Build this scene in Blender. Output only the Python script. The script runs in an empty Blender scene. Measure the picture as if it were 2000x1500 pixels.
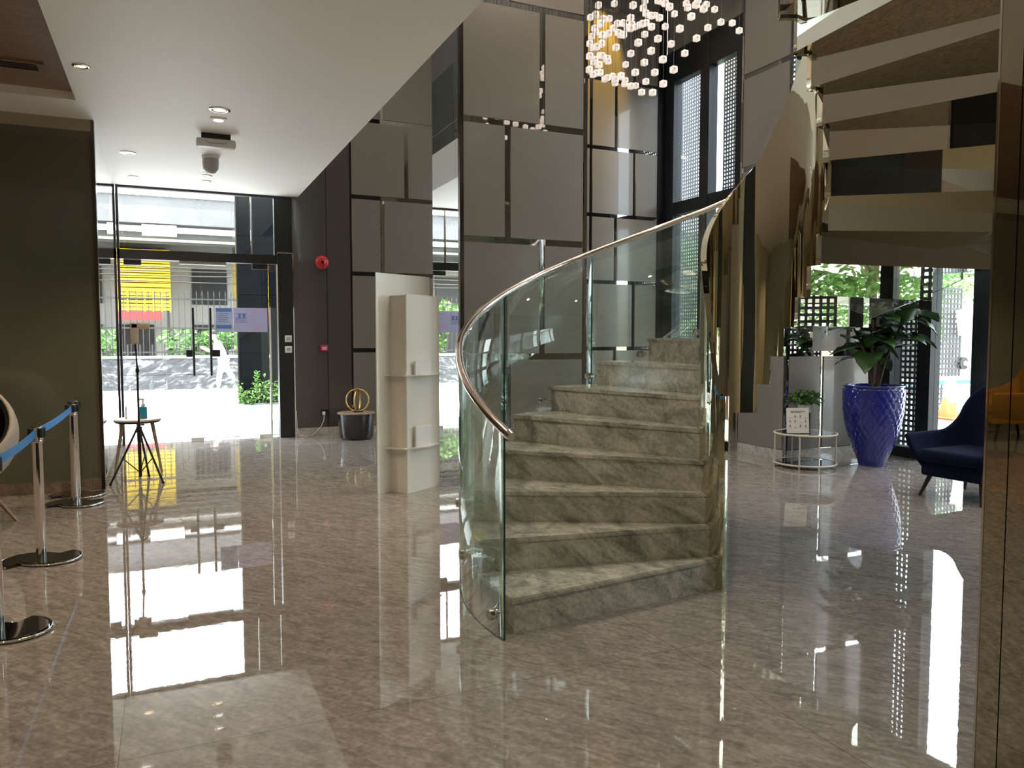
import bpy, bmesh, math, random
from math import sin, cos, pi, radians, atan, sqrt
from mathutils import Vector, Matrix
S = bpy.context.scene
COL = S.collection
rnd = random.Random(7)

# ------------------------------------------------------------------ camera
CAM_H, FOC = 1.5, 1500.0
YAW, PITCH = atan(675 / 1500), atan(91 / 1500)
cd = bpy.data.cameras.new('camera'); cam = bpy.data.objects.new('camera', cd); COL.objects.link(cam)
cd.sensor_fit = 'HORIZONTAL'; cd.sensor_width = 36; cd.lens = 36 * FOC / 2000; cd.clip_start = .05; cd.clip_end = 500
cam.location = (0, 0, CAM_H); cam.rotation_euler = (pi / 2 - PITCH, 0, -YAW)
S.camera = cam

# ------------------------------------------------------------------ world, sun, exposure
W = bpy.data.worlds.new('world'); S.world = W; W.use_nodes = True
wn = W.node_tree; wn.nodes.clear()
wo = wn.nodes.new('ShaderNodeOutputWorld'); wb = wn.nodes.new('ShaderNodeBackground')
sky = wn.nodes.new('ShaderNodeTexSky'); sky.sky_type = 'NISHITA'; sky.sun_disc = False
sky.sun_elevation = radians(58); sky.sun_rotation = radians(200); sky.air_density = 1.0; sky.dust_density = 2.5
# bright broken cloud over the clear sky, thickening with height
tcw = wn.nodes.new('ShaderNodeTexCoord'); sxyz = wn.nodes.new('ShaderNodeSeparateXYZ'); wn.links.new(tcw.outputs['Generated'], sxyz.inputs[0])
cn = wn.nodes.new('ShaderNodeTexNoise'); cn.inputs['Scale'].default_value = 2.4; cn.inputs['Detail'].default_value = 6; wn.links.new(tcw.outputs['Generated'], cn.inputs[0])
cr = wn.nodes.new('ShaderNodeMapRange'); cr.inputs[1].default_value = .30; cr.inputs[2].default_value = .52; wn.links.new(cn.outputs[0], cr.inputs[0])
er = wn.nodes.new('ShaderNodeMapRange'); er.inputs[1].default_value = .12; er.inputs[2].default_value = .36; wn.links.new(sxyz.outputs[2], er.inputs[0])
mu = wn.nodes.new('ShaderNodeMath'); mu.operation = 'MULTIPLY'; wn.links.new(cr.outputs[0], mu.inputs[0]); wn.links.new(er.outputs[0], mu.inputs[1])
cm_ = wn.nodes.new('ShaderNodeMix'); cm_.data_type = 'RGBA'; cm_.inputs[7].default_value = (5.2, 5.3, 5.5, 1)
wn.links.new(mu.outputs[0], cm_.inputs[0]); wn.links.new(sky.outputs[0], cm_.inputs[6])
wn.links.new(cm_.outputs[2], wb.inputs[0]); wb.inputs[1].default_value = 1.4
wn.links.new(wb.outputs[0], wo.inputs[0])
sl = bpy.data.lights.new('sun', 'SUN'); sl.energy = 9; sl.angle = radians(.6); sl.color = (1, .95, .86)
so = bpy.data.objects.new('sun', sl); COL.objects.link(so); so.location = (-8, -20, 40)
so.rotation_euler = Vector((.85, .5, -1.6)).to_track_quat('-Z', 'Y').to_euler()
S.view_settings.view_transform = 'Standard'; S.view_settings.look = 'None'
S.view_settings.gamma = 1; S.view_settings.use_curve_mapping = False
S.view_settings.exposure = 0.7
cy = S.cycles
cy.max_bounces = 10; cy.diffuse_bounces = 4; cy.glossy_bounces = 7; cy.transmission_bounces = 8
cy.transparent_max_bounces = 24; cy.sample_clamp_indirect = 6; cy.caustics_reflective = True; cy.caustics_refractive = False
cy.blur_glossy = .5; cy.use_denoising = True

def portal(name, loc, rot, sx, sy):
    l = bpy.data.lights.new(name, 'AREA'); l.shape = 'RECTANGLE'; l.size = sx; l.size_y = sy; l.cycles.is_portal = True
    o = bpy.data.objects.new(name, l); COL.objects.link(o); o.location = loc; o.rotation_euler = rot
portal('daylight_portal', (8.75, 6.4, 3.2), (0, radians(90), 0), 6.4, 11.5)
portal('daylight_portal', (.45, 12.05, 1.8), (radians(-90), 0, 0), 2.2, 3.6)

# ------------------------------------------------------------------ materials
def nodes(name):
    m = bpy.data.materials.new(name); m.use_nodes = True
    nt = m.node_tree; b = nt.nodes['Principled BSDF']; return m, nt, b
def mat(name, col, rough=.5, metal=0, coat=0, spec=.5, emit=None, es=0, noise=0, nscale=8, bump=0, bscale=40, sheen=0):
    m, nt, b = nodes(name)
    b.inputs['Base Color'].default_value = (*col, 1); b.inputs['Roughness'].default_value = rough
    b.inputs['Metallic'].default_value = metal; b.inputs['Coat Weight'].default_value = coat
    b.inputs['Coat Roughness'].default_value = .03; b.inputs['Specular IOR Level'].default_value = spec
    b.inputs['Sheen Weight'].default_value = sheen
    if emit: b.inputs['Emission Color'].default_value = (*emit, 1); b.inputs['Emission Strength'].default_value = es
    tc = nt.nodes.new('ShaderNodeTexCoord')
    if noise:
        n = nt.nodes.new('ShaderNodeTexNoise'); n.inputs['Scale'].default_value = nscale; n.inputs['Detail'].default_value = 5
        nt.links.new(tc.outputs['Object'], n.inputs['Vector'])
        r = nt.nodes.new('ShaderNodeValToRGB')
        r.color_ramp.elements[0].position = .3; r.color_ramp.elements[1].position = .7
        r.color_ramp.elements[0].color = (*[c * (1 - noise) for c in col], 1)
        r.color_ramp.elements[1].color = (*[min(1, c * (1 + noise)) for c in col], 1)
        nt.links.new(n.outputs[0], r.inputs[0]); nt.links.new(r.outputs[0], b.inputs['Base Color'])
    if bump:
        n = nt.nodes.new('ShaderNodeTexNoise'); n.inputs['Scale'].default_value = bscale; n.inputs['Detail'].default_value = 3
        nt.links.new(tc.outputs['Object'], n.inputs['Vector'])
        bp = nt.nodes.new('ShaderNodeBump'); bp.inputs['Strength'].default_value = bump; bp.inputs['Distance'].default_value = .02
        nt.links.new(n.outputs[0], bp.inputs['Height']); nt.links.new(bp.outputs[0], b.inputs['Normal'])
    return m
def marble(name, c1, c2, c3, rot, scale, stretch, rough, joints=None, wave=0):
    m, nt, b = nodes(name); L = nt.links
    tc = nt.nodes.new('ShaderNodeTexCoord'); mp = nt.nodes.new('ShaderNodeMapping')
    mp.inputs['Rotation'].default_value = rot
    L.new(tc.outputs['Object'], mp.inputs['Vector'])
    m2 = nt.nodes.new('ShaderNodeMapping'); m2.inputs['Scale'].default_value = stretch
    L.new(mp.outputs[0], m2.inputs['Vector'])
    n = nt.nodes.new('ShaderNodeTexNoise'); n.inputs['Scale'].default_value = scale; n.inputs['Detail'].default_value = 9
    n.inputs['Roughness'].default_value = .62; n.inputs['Distortion'].default_value = .9
    L.new(m2.outputs[0], n.inputs['Vector'])
    r = nt.nodes.new('ShaderNodeValToRGB'); e = r.color_ramp.elements
    e[0].position = .3; e[0].color = (*c1, 1); e[1].position = .72; e[1].color = (*c3, 1)
    x = e.new(.5); x.color = (*c2, 1)
    L.new(n.outputs[0], r.inputs[0])
    n2 = nt.nodes.new('ShaderNodeTexNoise'); n2.inputs['Scale'].default_value = 45; n2.inputs['Detail'].default_value = 4
    L.new(tc.outputs['Object'], n2.inputs['Vector'])
    mx = nt.nodes.new('ShaderNodeMix'); mx.data_type = 'RGBA'; mx.blend_type = 'OVERLAY'; mx.inputs[0].default_value = .5
    L.new(r.outputs[0], mx.inputs[6]); L.new(n2.outputs[0], mx.inputs[7])
    out = mx.outputs[2]
    if joints:
        bk = nt.nodes.new('ShaderNodeTexBrick'); bk.inputs['Scale'].default_value = 1; bk.inputs['Brick Width'].default_value = joints[0]
        bk.inputs['Row Height'].default_value = joints[1]; bk.inputs['Mortar Size'].default_value = .0025; bk.offset = 0
        bk.inputs['Color1'].default_value = bk.inputs['Color2'].default_value = (1, 1, 1, 1); bk.inputs['Mortar'].default_value = (.55, .53, .5, 1)
        L.new(tc.outputs['Object'], bk.inputs['Vector'])
        mj = nt.nodes.new('ShaderNodeMix'); mj.data_type = 'RGBA'; mj.blend_type = 'MULTIPLY'; mj.inputs[0].default_value = 1
        L.new(out, mj.inputs[6]); L.new(bk.outputs[0], mj.inputs[7]); out = mj.outputs[2]
    L.new(out, b.inputs['Base Color']); b.inputs['Roughness'].default_value = rough
    if joints: b.inputs['IOR'].default_value = 1.72
    if wave:
        n3 = nt.nodes.new('ShaderNodeTexNoise'); n3.inputs['Scale'].default_value = 22; n3.inputs['Detail'].default_value = 2
        L.new(tc.outputs['Object'], n3.inputs['Vector'])
        bp = nt.nodes.new('ShaderNodeBump'); bp.inputs['Strength'].default_value = wave; bp.inputs['Distance'].default_value = .01
        L.new(n3.outputs[0], bp.inputs['Height']); L.new(bp.outputs[0], b.inputs['Normal'])
    return m
def glass(name, tint, refl=1.0, ior=1.5):
    m = bpy.data.materials.new(name); m.use_nodes = True; nt = m.node_tree; nt.nodes.clear(); L = nt.links
    o = nt.nodes.new('ShaderNodeOutputMaterial'); mx = nt.nodes.new('ShaderNodeMixShader')
    t = nt.nodes.new('ShaderNodeBsdfTransparent'); t.inputs[0].default_value = (*tint, 1)
    g = nt.nodes.new('ShaderNodeBsdfGlossy'); g.inputs['Roughness'].default_value = .01; g.inputs[0].default_value = (.95, 1, .98, 1)
    geo = nt.nodes.new('ShaderNodeNewGeometry'); dt = nt.nodes.new('ShaderNodeVectorMath'); dt.operation = 'DOT_PRODUCT'
    L.new(geo.outputs['Incoming'], dt.inputs[0]); L.new(geo.outputs['Normal'], dt.inputs[1])
    ab = nt.nodes.new('ShaderNodeMath'); ab.operation = 'ABSOLUTE'; L.new(dt.outputs['Value'], ab.inputs[0])
    su = nt.nodes.new('ShaderNodeMath'); su.operation = 'SUBTRACT'; su.inputs[0].default_value = 1; L.new(ab.outputs[0], su.inputs[1])
    pw = nt.nodes.new('ShaderNodeMath'); pw.operation = 'POWER'; pw.inputs[1].default_value = 5; L.new(su.outputs[0], pw.inputs[0])
    ma = nt.nodes.new('ShaderNodeMath'); ma.operation = 'MULTIPLY_ADD'; ma.inputs[1].default_value = .9 * refl; ma.inputs[2].default_value = .045 * refl
    L.new(pw.outputs[0], ma.inputs[0])
    L.new(ma.outputs[0], mx.inputs[0]); L.new(t.outputs[0], mx.inputs[1]); L.new(g.outputs[0], mx.inputs[2]); L.new(mx.outputs[0], o.inputs[0])
    return m

M = {}
M['floor'] = marble('floor_marble', (.185, .168, .15), (.275, .255, .234), (.37, .35, .326), (0, 0, radians(52)), 7.5, (.9, 3.0, 1), .012, (2.4, 2.4), .0055)
M['stone'] = marble('stair_marble', (.20, .215, .18), (.43, .445, .395), (.64, .64, .58), (0, radians(-38), radians(20)), 2.3, (1.1, 3.0, 5.5), .13)
M['skirt'] = marble('skirting_marble', (.3, .28, .25), (.48, .45, .41), (.65, .61, .56), (0, 0, .4), 4, (1, 3, 2), .06)
M['skirt_brown'] = marble('brown_skirting', (.1, .075, .055), (.17, .13, .095), (.25, .2, .15), (0, 0, .4), 4, (1, 3, 2), .03)
M['street_marble'] = marble('street_marble', (.02, .022, .025), (.05, .054, .06), (.3, .3, .3), (.5, .3, .4), 3, (1, 1, 3), .4)
M['white'] = mat('white_paint', (.90, .875, .83), .55)
M['tan'] = mat('tan_trim', (.34, .29, .215), .5)
M['green'] = mat('olive_glass', (.095, .1, .07), .25, coat=1)
M['pale'] = mat('pale_olive_paint', (.40, .40, .32), .4, coat=.3)
M['cream_wall'] = mat('cream_wall', (.58, .53, .38), .5)
M['brown'] = mat('brown_gloss', (.088, .077, .07), .16, coat=.5)
M['panel'] = mat('taupe_panel', (.21, .187, .157), .27, coat=.35, noise=.05, nscale=200)
M['mirror'] = mat('mirror', (.83, .85, .84), .008, 1)
M['strip'] = mat('mirror_strip', (.6, .57, .55), .03, 1, bump=.02, bscale=4)
M['stairmirror'] = mat('champagne_mirror', (.66, .63, .545), .012, 1)
M['coremirror'] = mat('champagne_core', (.72, .675, .54), .015, 1)
nt_ = M['coremirror'].node_tree; tc_ = nt_.nodes.new('ShaderNodeTexCoord'); mp_ = nt_.nodes.new('ShaderNodeMapping'); mp_.inputs['Scale'].default_value = (1, 1, .04)
nz_ = nt_.nodes.new('ShaderNodeTexNoise'); nz_.inputs['Scale'].default_value = 16; nz_.inputs['Detail'].default_value = 1
bp_ = nt_.nodes.new('ShaderNodeBump'); bp_.inputs['Strength'].default_value = .35; bp_.inputs['Distance'].default_value = .012
nt_.links.new(tc_.outputs['Object'], mp_.inputs[0]); nt_.links.new(mp_.outputs[0], nz_.inputs['Vector']); nt_.links.new(nz_.outputs[0], bp_.inputs['Height'])
nt_.links.new(bp_.outputs[0], nt_.nodes['Principled BSDF'].inputs['Normal'])
M['bronzemirror'] = mat('bronze_mirror', (.52, .49, .40), .012, 1)
M['bronze'] = mat('dark_bronze', (.1, .085, .075), .2, 1)
M['chrome'] = mat('chrome', (.78, .76, .73), .06, 1)
M['copper'] = mat('rose_chrome', (.78, .66, .60), .12, 1)
M['wood'] = marble('ceiling_wood', (.19, .12, .085), (.26, .175, .13), (.33, .23, .175), (0, 0, 0), 5, (.4, 9, 1), .45)
M['frame'] = mat('dark_frame', (.014, .018, .022), .4, spec=.25)
M['black'] = mat('black', (.012, .012, .013), .35)
M['blackgloss'] = mat('black_gloss', (.008, .008, .009), .06, coat=1)
M['blackfabric'] = mat('black_fabric', (.01, .01, .011), .9, bump=.3, bscale=300)
M['lattice'] = mat('lattice_metal', (.028, .03, .036), .4)
M['glass'] = glass('clear_glass', (.96, .98, .97))
M['stairglass'] = glass('stair_glass', (.90, .955, .94), 1.1)
M['glassedge'] = mat('glass_edge', (.02, .09, .08), .1)
M['acryl'] = mat('white_acrylic', (.78, .77, .70), .12)
M['navy'] = mat('navy_velvet', (.003, .007, .032), .9, sheen=.03, spec=.15, bump=.1, bscale=200)
M['ochre'] = mat('ochre_velvet', (.42, .2, .025), .85, sheen=.1)
M['darkwood'] = mat('dark_wood', (.02, .013, .01), .4)
M['pale_wood'] = mat('pale_wood', (.32, .23, .155), .5, noise=.2, nscale=20)
M['stool_top'] = mat('stool_white', (.7, .69, .67), .4)
M['shell'] = mat('shell_grey', (.46, .42, .37), .45)
M['blue'] = mat('blue_glaze', (.012, .022, .30), .18, coat=1)
M['soil'] = mat('soil', (.03, .02, .012), .95, bump=.6)
M['leaf'] = mat('fig_leaf', (.032, .085, .022), .32, noise=.35, nscale=7)
M['trunk'] = mat('trunk', (.10, .065, .04), .8, noise=.3, nscale=30)
M['bush'] = mat('small_leaf', (.05, .14, .025), .5, noise=.4, nscale=9)
M['tree'] = mat('tree_leaf', (.12, .26, .05), .6, noise=.5, nscale=2)
M['cream'] = mat('cream_metal', (.72, .66, .56), .35)
M['blackglass'] = mat('black_glass', (.006, .006, .008), .02, coat=1)
M['paper'] = mat('paper', (.8, .76, .68), .6)
M['ink'] = mat('ink', (.12, .11, .12), .7)
M['poster'] = mat('poster_blue', (.42, .50, .80), .6)
M['poster2'] = mat('poster_lilac', (.46, .48, .80), .6)
M['posterink'] = mat('poster_ink', (.10, .20, .50), .6)
M['posterred'] = mat('poster_pink', (.60, .38, .62), .6)
M['belt'] = mat('belt_blue', (.03, .26, .75), .55, bump=.2, bscale=400)
M['red'] = mat('red_plastic', (.55, .012, .02), .3, coat=.5)
M['gold'] = mat('gold', (.78, .52, .18), .2, 1)
M['plastic'] = mat('white_plastic', (.75, .74, .71), .4)
M['greyplastic'] = mat('grey_plastic', (.4, .39, .37), .4)
M['beige'] = mat('beige_plastic', (.52, .45, .36), .4)
M['lamp'] = mat('lamp_white', (.9, .9, .85), .5, emit=(1, .93, .82), es=2.2)
M['lampwarm'] = mat('lamp_warm', (.9, .8, .6), .5, emit=(1, .72, .35), es=2.5)
M['crystal'] = mat('lit_crystal', (.85, .8, .76), .12, emit=(1, .86, .76), es=.4, coat=1)
M['crystalcore'] = mat('crystal_core', (.5, .42, .36), .2, emit=(1, .75, .6), es=.25)
M['teal'] = mat('teal_bottle', (.02, .33, .52), .2, coat=1)
M['pave'] = mat('pavement', (.52, .52, .51), .7, noise=.12, nscale=2)
M['pave2'] = mat('dark_paver', (.24, .25, .26), .6, noise=.1, nscale=3)
M['concrete'] = mat('concrete', (.12, .122, .125), .8, noise=.15, nscale=.8)
M['concrete2'] = mat('white_parapet', (.85, .85, .84), .8)
M['iron'] = mat('iron', (.02, .02, .022), .5)
M['yellow'] = mat('yellow_sheet', (.9, .62, .02), .5)
M['redsign'] = mat('red_sheet', (.6, .05, .05), .5)
M['facade'] = mat('white_facade', (.34, .33, .31), .8, noise=.08, nscale=1)
M['tile'] = mat('dark_tile', (.002, .003, .005), .6, spec=.05, noise=.3, nscale=3)
M['skin'] = mat('skin', (.42, .24, .17), .6)
M['hair'] = mat('hair', (.02, .015, .012), .6)
M['shirt'] = mat('pale_shirt', (.75, .76, .80), .8)
M['trousers'] = mat('pale_trousers', (.66, .66, .68), .8)
M['shoe'] = mat('shoe', (.25, .25, .27), .6)
M['orange'] = mat('orange_cone', (.85, .12, .03), .5)
M['barrier'] = mat('barrier_blue', (.05, .2, .5), .5)

# ------------------------------------------------------------------ mesh builder
ORG = {}
class MB:
    def __init__(s): s.v = []; s.f = []; s.m = []; s.sm = []
    def add(s, vs, fs, mi=0, smooth=False):
        o = len(s.v); s.v += [tuple(p) for p in vs]
        for f in fs: s.f.append(tuple(i + o for i in f)); s.m.append(mi); s.sm.append(smooth)
        return s
    def box(s, x0, y0, z0, x1, y1, z1, mi=0):
        vs = [(x0, y0, z0), (x1, y0, z0), (x1, y1, z0), (x0, y1, z0), (x0, y0, z1), (x1, y0, z1), (x1, y1, z1), (x0, y1, z1)]
        return s.add(vs, [(3, 2, 1, 0), (4, 5, 6, 7), (0, 1, 5, 4), (1, 2, 6, 5), (2, 3, 7, 6), (3, 0, 4, 7)], mi)
    def obox(s, c, ax, ay, az, mi=0):      # oriented box: centre and three half-axis vectors
        c = Vector(c); ax, ay, az = map(Vector, (ax, ay, az))
        vs = [c + i * ax + j * ay + k * az for k in (-1, 1) for i, j in ((-1, -1), (1, -1), (1, 1), (-1, 1))]
        return s.add(vs, [(3, 2, 1, 0), (4, 5, 6, 7), (0, 1, 5, 4), (1, 2, 6, 5), (2, 3, 7, 6), (3, 0, 4, 7)], mi)
    def rbox(s, x0, y0, z0, x1, y1, z1, r, mi=0, seg=2):   # box with rounded edges
        bm = bmesh.new(); bmesh.ops.create_cube(bm, size=1)
        for v in bm.verts: v.co = ((v.co.x + .5) * (x1 - x0) + x0, (v.co.y + .5) * (y1 - y0) + y0, (v.co.z + .5) * (z1 - z0) + z0)
        bmesh.ops.bevel(bm, geom=bm.edges[:], offset=r, segments=seg, affect='EDGES', profile=.5)
        s.frombm(bm, mi, True); return s
    def frombm(s, bm, mi=0, smooth=False):
        bm.verts.index_update()
        s.add([v.co[:] for v in bm.verts], [[v.index for v in f.verts] for f in bm.faces], mi, smooth); bm.free(); return s
    def prism(s, poly, z0, z1, mi=0, smooth=False):
        n = len(poly); vs = [(p[0], p[1], z0) for p in poly] + [(p[0], p[1], z1) for p in poly]
        s.add(vs, [tuple(range(n - 1, -1, -1)), tuple(range(n, 2 * n))], mi)
        s.add(vs, [(i, (i + 1) % n, n + (i + 1) % n, n + i) for i in range(n)], mi, smooth); return s
    def cyl(s, p0, p1, r0, r1=None, n=16, mi=0, cap=True):
        if r1 is None: r1 = r0
        p0, p1 = Vector(p0), Vector(p1); d = (p1 - p0).normalized()
        a = d.orthogonal().normalized(); b = d.cross(a)
        vs = [p + r * (cos(2 * pi * i / n) * a + sin(2 * pi * i / n) * b) for p, r in ((p0, r0), (p1, r1)) for i in range(n)]
        s.add(vs, [(i, (i + 1) % n, n + (i + 1) % n, n + i) for i in range(n)], mi, True)
        if cap: s.add(vs, [tuple(range(n - 1, -1, -1)), tuple(range(n, 2 * n))], mi)
        return s
    def tube(s, path, r, n=10, mi=0, closed=False):
        P = [Vector(p) for p in path]; m = len(P); rr = r if isinstance(r, (list, tuple)) else [r] * m
        vs = []; up = None
        for i, p in enumerate(P):
            if closed: t = P[(i + 1) % m] - P[i - 1]
            else: t = P[min(i + 1, m - 1)] - P[max(i - 1, 0)]
            t.normalize()
            if up is None: up = t.orthogonal()
            a = (up - t * up.dot(t)).normalized(); b = t.cross(a); up = a
            vs += [p + rr[i] * (cos(2 * pi * k / n) * a + sin(2 * pi * k / n) * b) for k in range(n)]
        fs = [(i * n + k, i * n + (k + 1) % n, ((i + 1) % m) * n + (k + 1) % n, ((i + 1) % m) * n + k) for i in range(m if closed else m - 1) for k in range(n)]
        s.add(vs, fs, mi, True)
        if not closed: s.add(vs, [tuple(range(n - 1, -1, -1)), tuple(range((m - 1) * n, m * n))], mi)
        return s
    def lathe(s, prof, c=(0, 0, 0), n=32, mi=0):
        m = len(prof); vs = [(c[0] + r * cos(2 * pi * k / n), c[1] + r * sin(2 * pi * k / n), c[2] + z) for r, z in prof for k in range(n)]
        s.add(vs, [(i * n + k, i * n + (k + 1) % n, (i + 1) * n + (k + 1) % n, (i + 1) * n + k) for i in range(m - 1) for k in range(n)], mi, True); return s
    def sphere(s, c, r, n=12, mi=0, sc=(1, 1, 1)):
        prof = [(r * sin(pi * i / n), -r * cos(pi * i / n)) for i in range(n + 1)]
        o = MB().lathe([(max(a, 1e-4), b) for a, b in prof], (0, 0, 0), 2 * n)
        return s.add([(c[0] + x * sc[0], c[1] + y * sc[1], c[2] + z * sc[2]) for x, y, z in o.v], o.f, mi, True)
    def build(s, name, m, parent=None, **k):
        o = Vector(ORG[parent.name]) if parent else None
        if o is None:
            xs, ys, zs = zip(*s.v); o = Vector(((min(xs) + max(xs)) / 2, (min(ys) + max(ys)) / 2, min(zs)))
        me = bpy.data.meshes.new(name)
        me.from_pydata([(x - o.x, y - o.y, z - o.z) for x, y, z in s.v], [], s.f)
        for mm in (m if isinstance(m, (list, tuple)) else [m]): me.materials.append(M[mm])
        me.polygons.foreach_set('material_index', s.m); me.polygons.foreach_set('use_smooth', s.sm); me.update()
        ob = bpy.data.objects.new(name, me); COL.objects.link(ob)
        if parent: ob.parent = parent
        else: ob.location = o
        ORG[ob.name] = tuple(o); tag(ob, **k); return ob
def tag(o, label=None, cat=None, group=None, kind=None):
    if label: o['label'] = label
    if cat: o['category'] = cat
    if group: o['group'] = group
    if kind: o['kind'] = kind
    return o
def empty(name, loc, label=None, cat=None, group=None, kind=None):
    o = bpy.data.objects.new(name, None); COL.objects.link(o); o.location = loc; o.empty_display_size = .1
    ORG[o.name] = tuple(loc); return tag(o, label, cat, group, kind)
def copy_tree(o, parent=None):
    c = o.copy(); COL.objects.link(c); c.parent = parent
    for ch in list(o.children): copy_tree(ch, c)
    return c
def spot(name, loc, energy, col=(1, .8, .58), size=radians(100), blend=.7, r=.05, aim=(0, 0, -1)):
    l = bpy.data.lights.new(name, 'SPOT'); l.energy = energy; l.color = col; l.spot_size = size; l.spot_blend = blend; l.shadow_soft_size = r
    o = bpy.data.objects.new(name, l); COL.objects.link(o); o.location = loc
    o.rotation_euler = Vector(aim).to_track_quat('-Z', 'Y').to_euler(); return o

# ------------------------------------------------------------------ the room
YB, XW, XM, XE, ZC, ZH = 11.85, 8.42, -.58, 1.84, 3.58, 8.0
ST = dict(kind='structure')
MB().box(-9, -6, -.1, XW + .2, YB + .1, 0).build('floor', 'floor', **ST)
c = MB().box(XM - .09, -6, ZC, XE, YB + .2, ZC + .5).box(-9, 7.85, ZC, XM - .09, 8.7, ZC + .5)
c.build('ceiling', 'white', **ST)
MB().box(-9, -6, ZC, XM - .09, 4.2, ZC + .5).build('ceiling', 'white', **ST)
wc = MB().box(-9, 4.2, ZC + .07, XM - .09, 7.85, ZC + .5).build('ceiling', 'wood', **ST)
MB().box(XE - 4, -6, ZH, XW + .3, YB + .3, ZH + .2).build('ceiling', 'white', **ST)
MB().box(XE - 4.2, -6, ZC + .5, XE - 4, YB + .3, ZH).build('wall_upper', 'white', **ST)
MB().box(-9.2, -6.2, 0, -9, 8.7, ZC + .5).build('wall_west', 'pale', **ST)
MB().box(-9.2, -6.2, 0, XW + .3, -6, ZH).build('wall_front', 'cream_wall', **ST)
# olive glass wall on the left with its brown skirting and tan top trim
MB().box(-9, 8.52, .12, -5.5, 8.6, 3.47).build('wall_left', 'pale', **ST)
MB().box(-5.5, 8.52, .12, XM - .03, 8.6, 3.47).build('wall_left', 'green', **ST)
MB().box(-9, 8.5, 3.47, XM - .03, 8.6, ZC).build('trim_1', 'tan', **ST)
MB().box(-9, 8.505, 0, XM - .03, 8.6, .12).build('baseboard_left', 'skirt_brown', **ST)
MB().box(XM - .03, 8.5, 0, XM, 8.6, ZC).build('trim_2', 'bronze', **ST)
# mirror wall running back to the entrance
mw = MB()
ys = [8.6, 9.3, 10.3, 11.1, YB]
for a, b in zip(ys, ys[1:]): mw.box(XM - .06, a + .002, .1, XM - .004, b - .002, ZC)
mw.build('wall_mirror', 'mirror', **ST)
MB().box(XM - .16, 8.6, 0, XM - .06, YB, ZC).box(XM - .06, 8.6, 0, XM, YB, .1).build('wall_mirror', 'bronze', **ST)
# back wall: brown gloss bay then panelled wall
MB().box(1.75, YB, .13, 2.61, YB + .2, ZH).build('wall_back', 'brown', **ST)
MB().box(2.25, YB - .003, .13, 2.256, YB, ZH).build('trim_3', 'bronze', **ST)
MB().box(1.75, YB - .015, 0, 2.61, YB + .2, .13).build('baseboard_back', 'skirt', **ST)
MB().box(-.7, YB + .05, ZC + .01, 1.75, YB + .2, ZH).build('wall_back', 'brown', **ST)
ROWS = [.13, 1.3, 2.48, 3.65, 4.82, 6.0, 7.2, 8.0]
def panel_wall(name, o, d, nrm, bays, split=True, core=True, base=True):
    """panels in running bond over a mirror backing: o start point, d direction, nrm outward normal, bays list of (s0, s1)"""
    d = Vector((*d, 0)); nn = Vector((*nrm, 0)); O = Vector((*o, 0)); g = .033
    e = empty(name, (O.x, O.y, 0), **ST)
    p = MB(); back = MB(); bs = MB()
    def slab(mb, s0, s1, z0, z1, t0, t1):
        c = O + d * (s0 + s1) / 2 + nn * (t0 + t1) / 2; c.z = (z0 + z1) / 2
        mb.obox(c, d * (s1 - s0) / 2, nn * (t1 - t0) / 2, (0, 0, (z1 - z0) / 2))
    for s0, s1 in bays:
        slab(back, s0, s1, 0, ZH, -.004, 0)
        slab(bs, s0, s1, 0, .12, 0, .012)
        for r, (z0, z1) in enumerate(zip(ROWS, ROWS[1:])):
            fr = .36 if r % 2 == 0 else .635
            sm = s0 + (s1 - s0) * fr
            for a, b in (((s0 + g, sm - g), (sm + g, s1 - g)) if split else ((s0 + g, s1 - g),)):
                slab(p, a, b, z0 + (g if r else .0), z1 - g, 0, .014)
    back.build('mirror_backing', 'strip', e); p.build('panel', 'panel', e)
    if base: bs.build('skirting', 'skirt', e)
    return e
panel_wall('wall_back', (2.61, YB), (1, 0), (0, -1), [(0, 1.41), (1.41, 2.82), (2.82, 4.23), (4.23, 5.64)])
MB().box(2.61, YB + .004, 0, XW, YB + .2, ZH).build('wall_back', 'black', **ST)
# free-standing pier behind the stair
PX0, PX1, PY0, PY1 = 2.68, 4.09, 7.2, 8.05
MB().box(PX0 + .004, PY0 + .004, 0, PX1 - .004, PY1 - .004, ZH).build('wall_pier', 'black', **ST)
panel_wall('wall_pier', (PX0, PY0), (1, 0), (0, -1), [(0, PX1 - PX0)])
mp = MB()
for z0, z1 in ((.0, 1.3), (1.3, 3.65), (3.65, 6), (6, 8)): mp.box(PX0 - .004, PY0 + .03, z0 + .002, PX0 + .004, PY1, z1 - .002)
mp.build('wall_pier', 'mirror', **ST)
MB().box(PX0 - .012, PY0 - .02, 0, PX0 + .03, PY0 + .03, ZH).build('trim_4', 'bronze', **ST)
MB().box(PX1 - .03, PY0 - .02, 0, PX1 + .012, PY0 + .03, ZH).box(PX1 - .004, PY0 + .03, 0, PX1 + .004, PY1, ZH).build('trim_5', 'strip', **ST)
# pier against the window wall
QX, QY0, QY1 = 6.85, 7.12, 7.98
MB().box(QX + .004, QY0 + .004, 0, XW + .2, QY1, ZH).build('wall_pier', 'black', **ST)
panel_wall('wall_pier', (QX, QY0), (1, 0), (0, -1), [(0, 1.57)])
panel_wall('wall_pier', (QX, QY1), (0, -1), (-1, 0), [(0, .86)], False)
MB().box(QX - .014, QY0 - .016, 0, QX + .02, QY0 + .02, ZH).box(QX - .014, QY1 - .02, 0, QX + .01, QY1 + .012, ZH).build('trim_6', 'strip', **ST)
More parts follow.
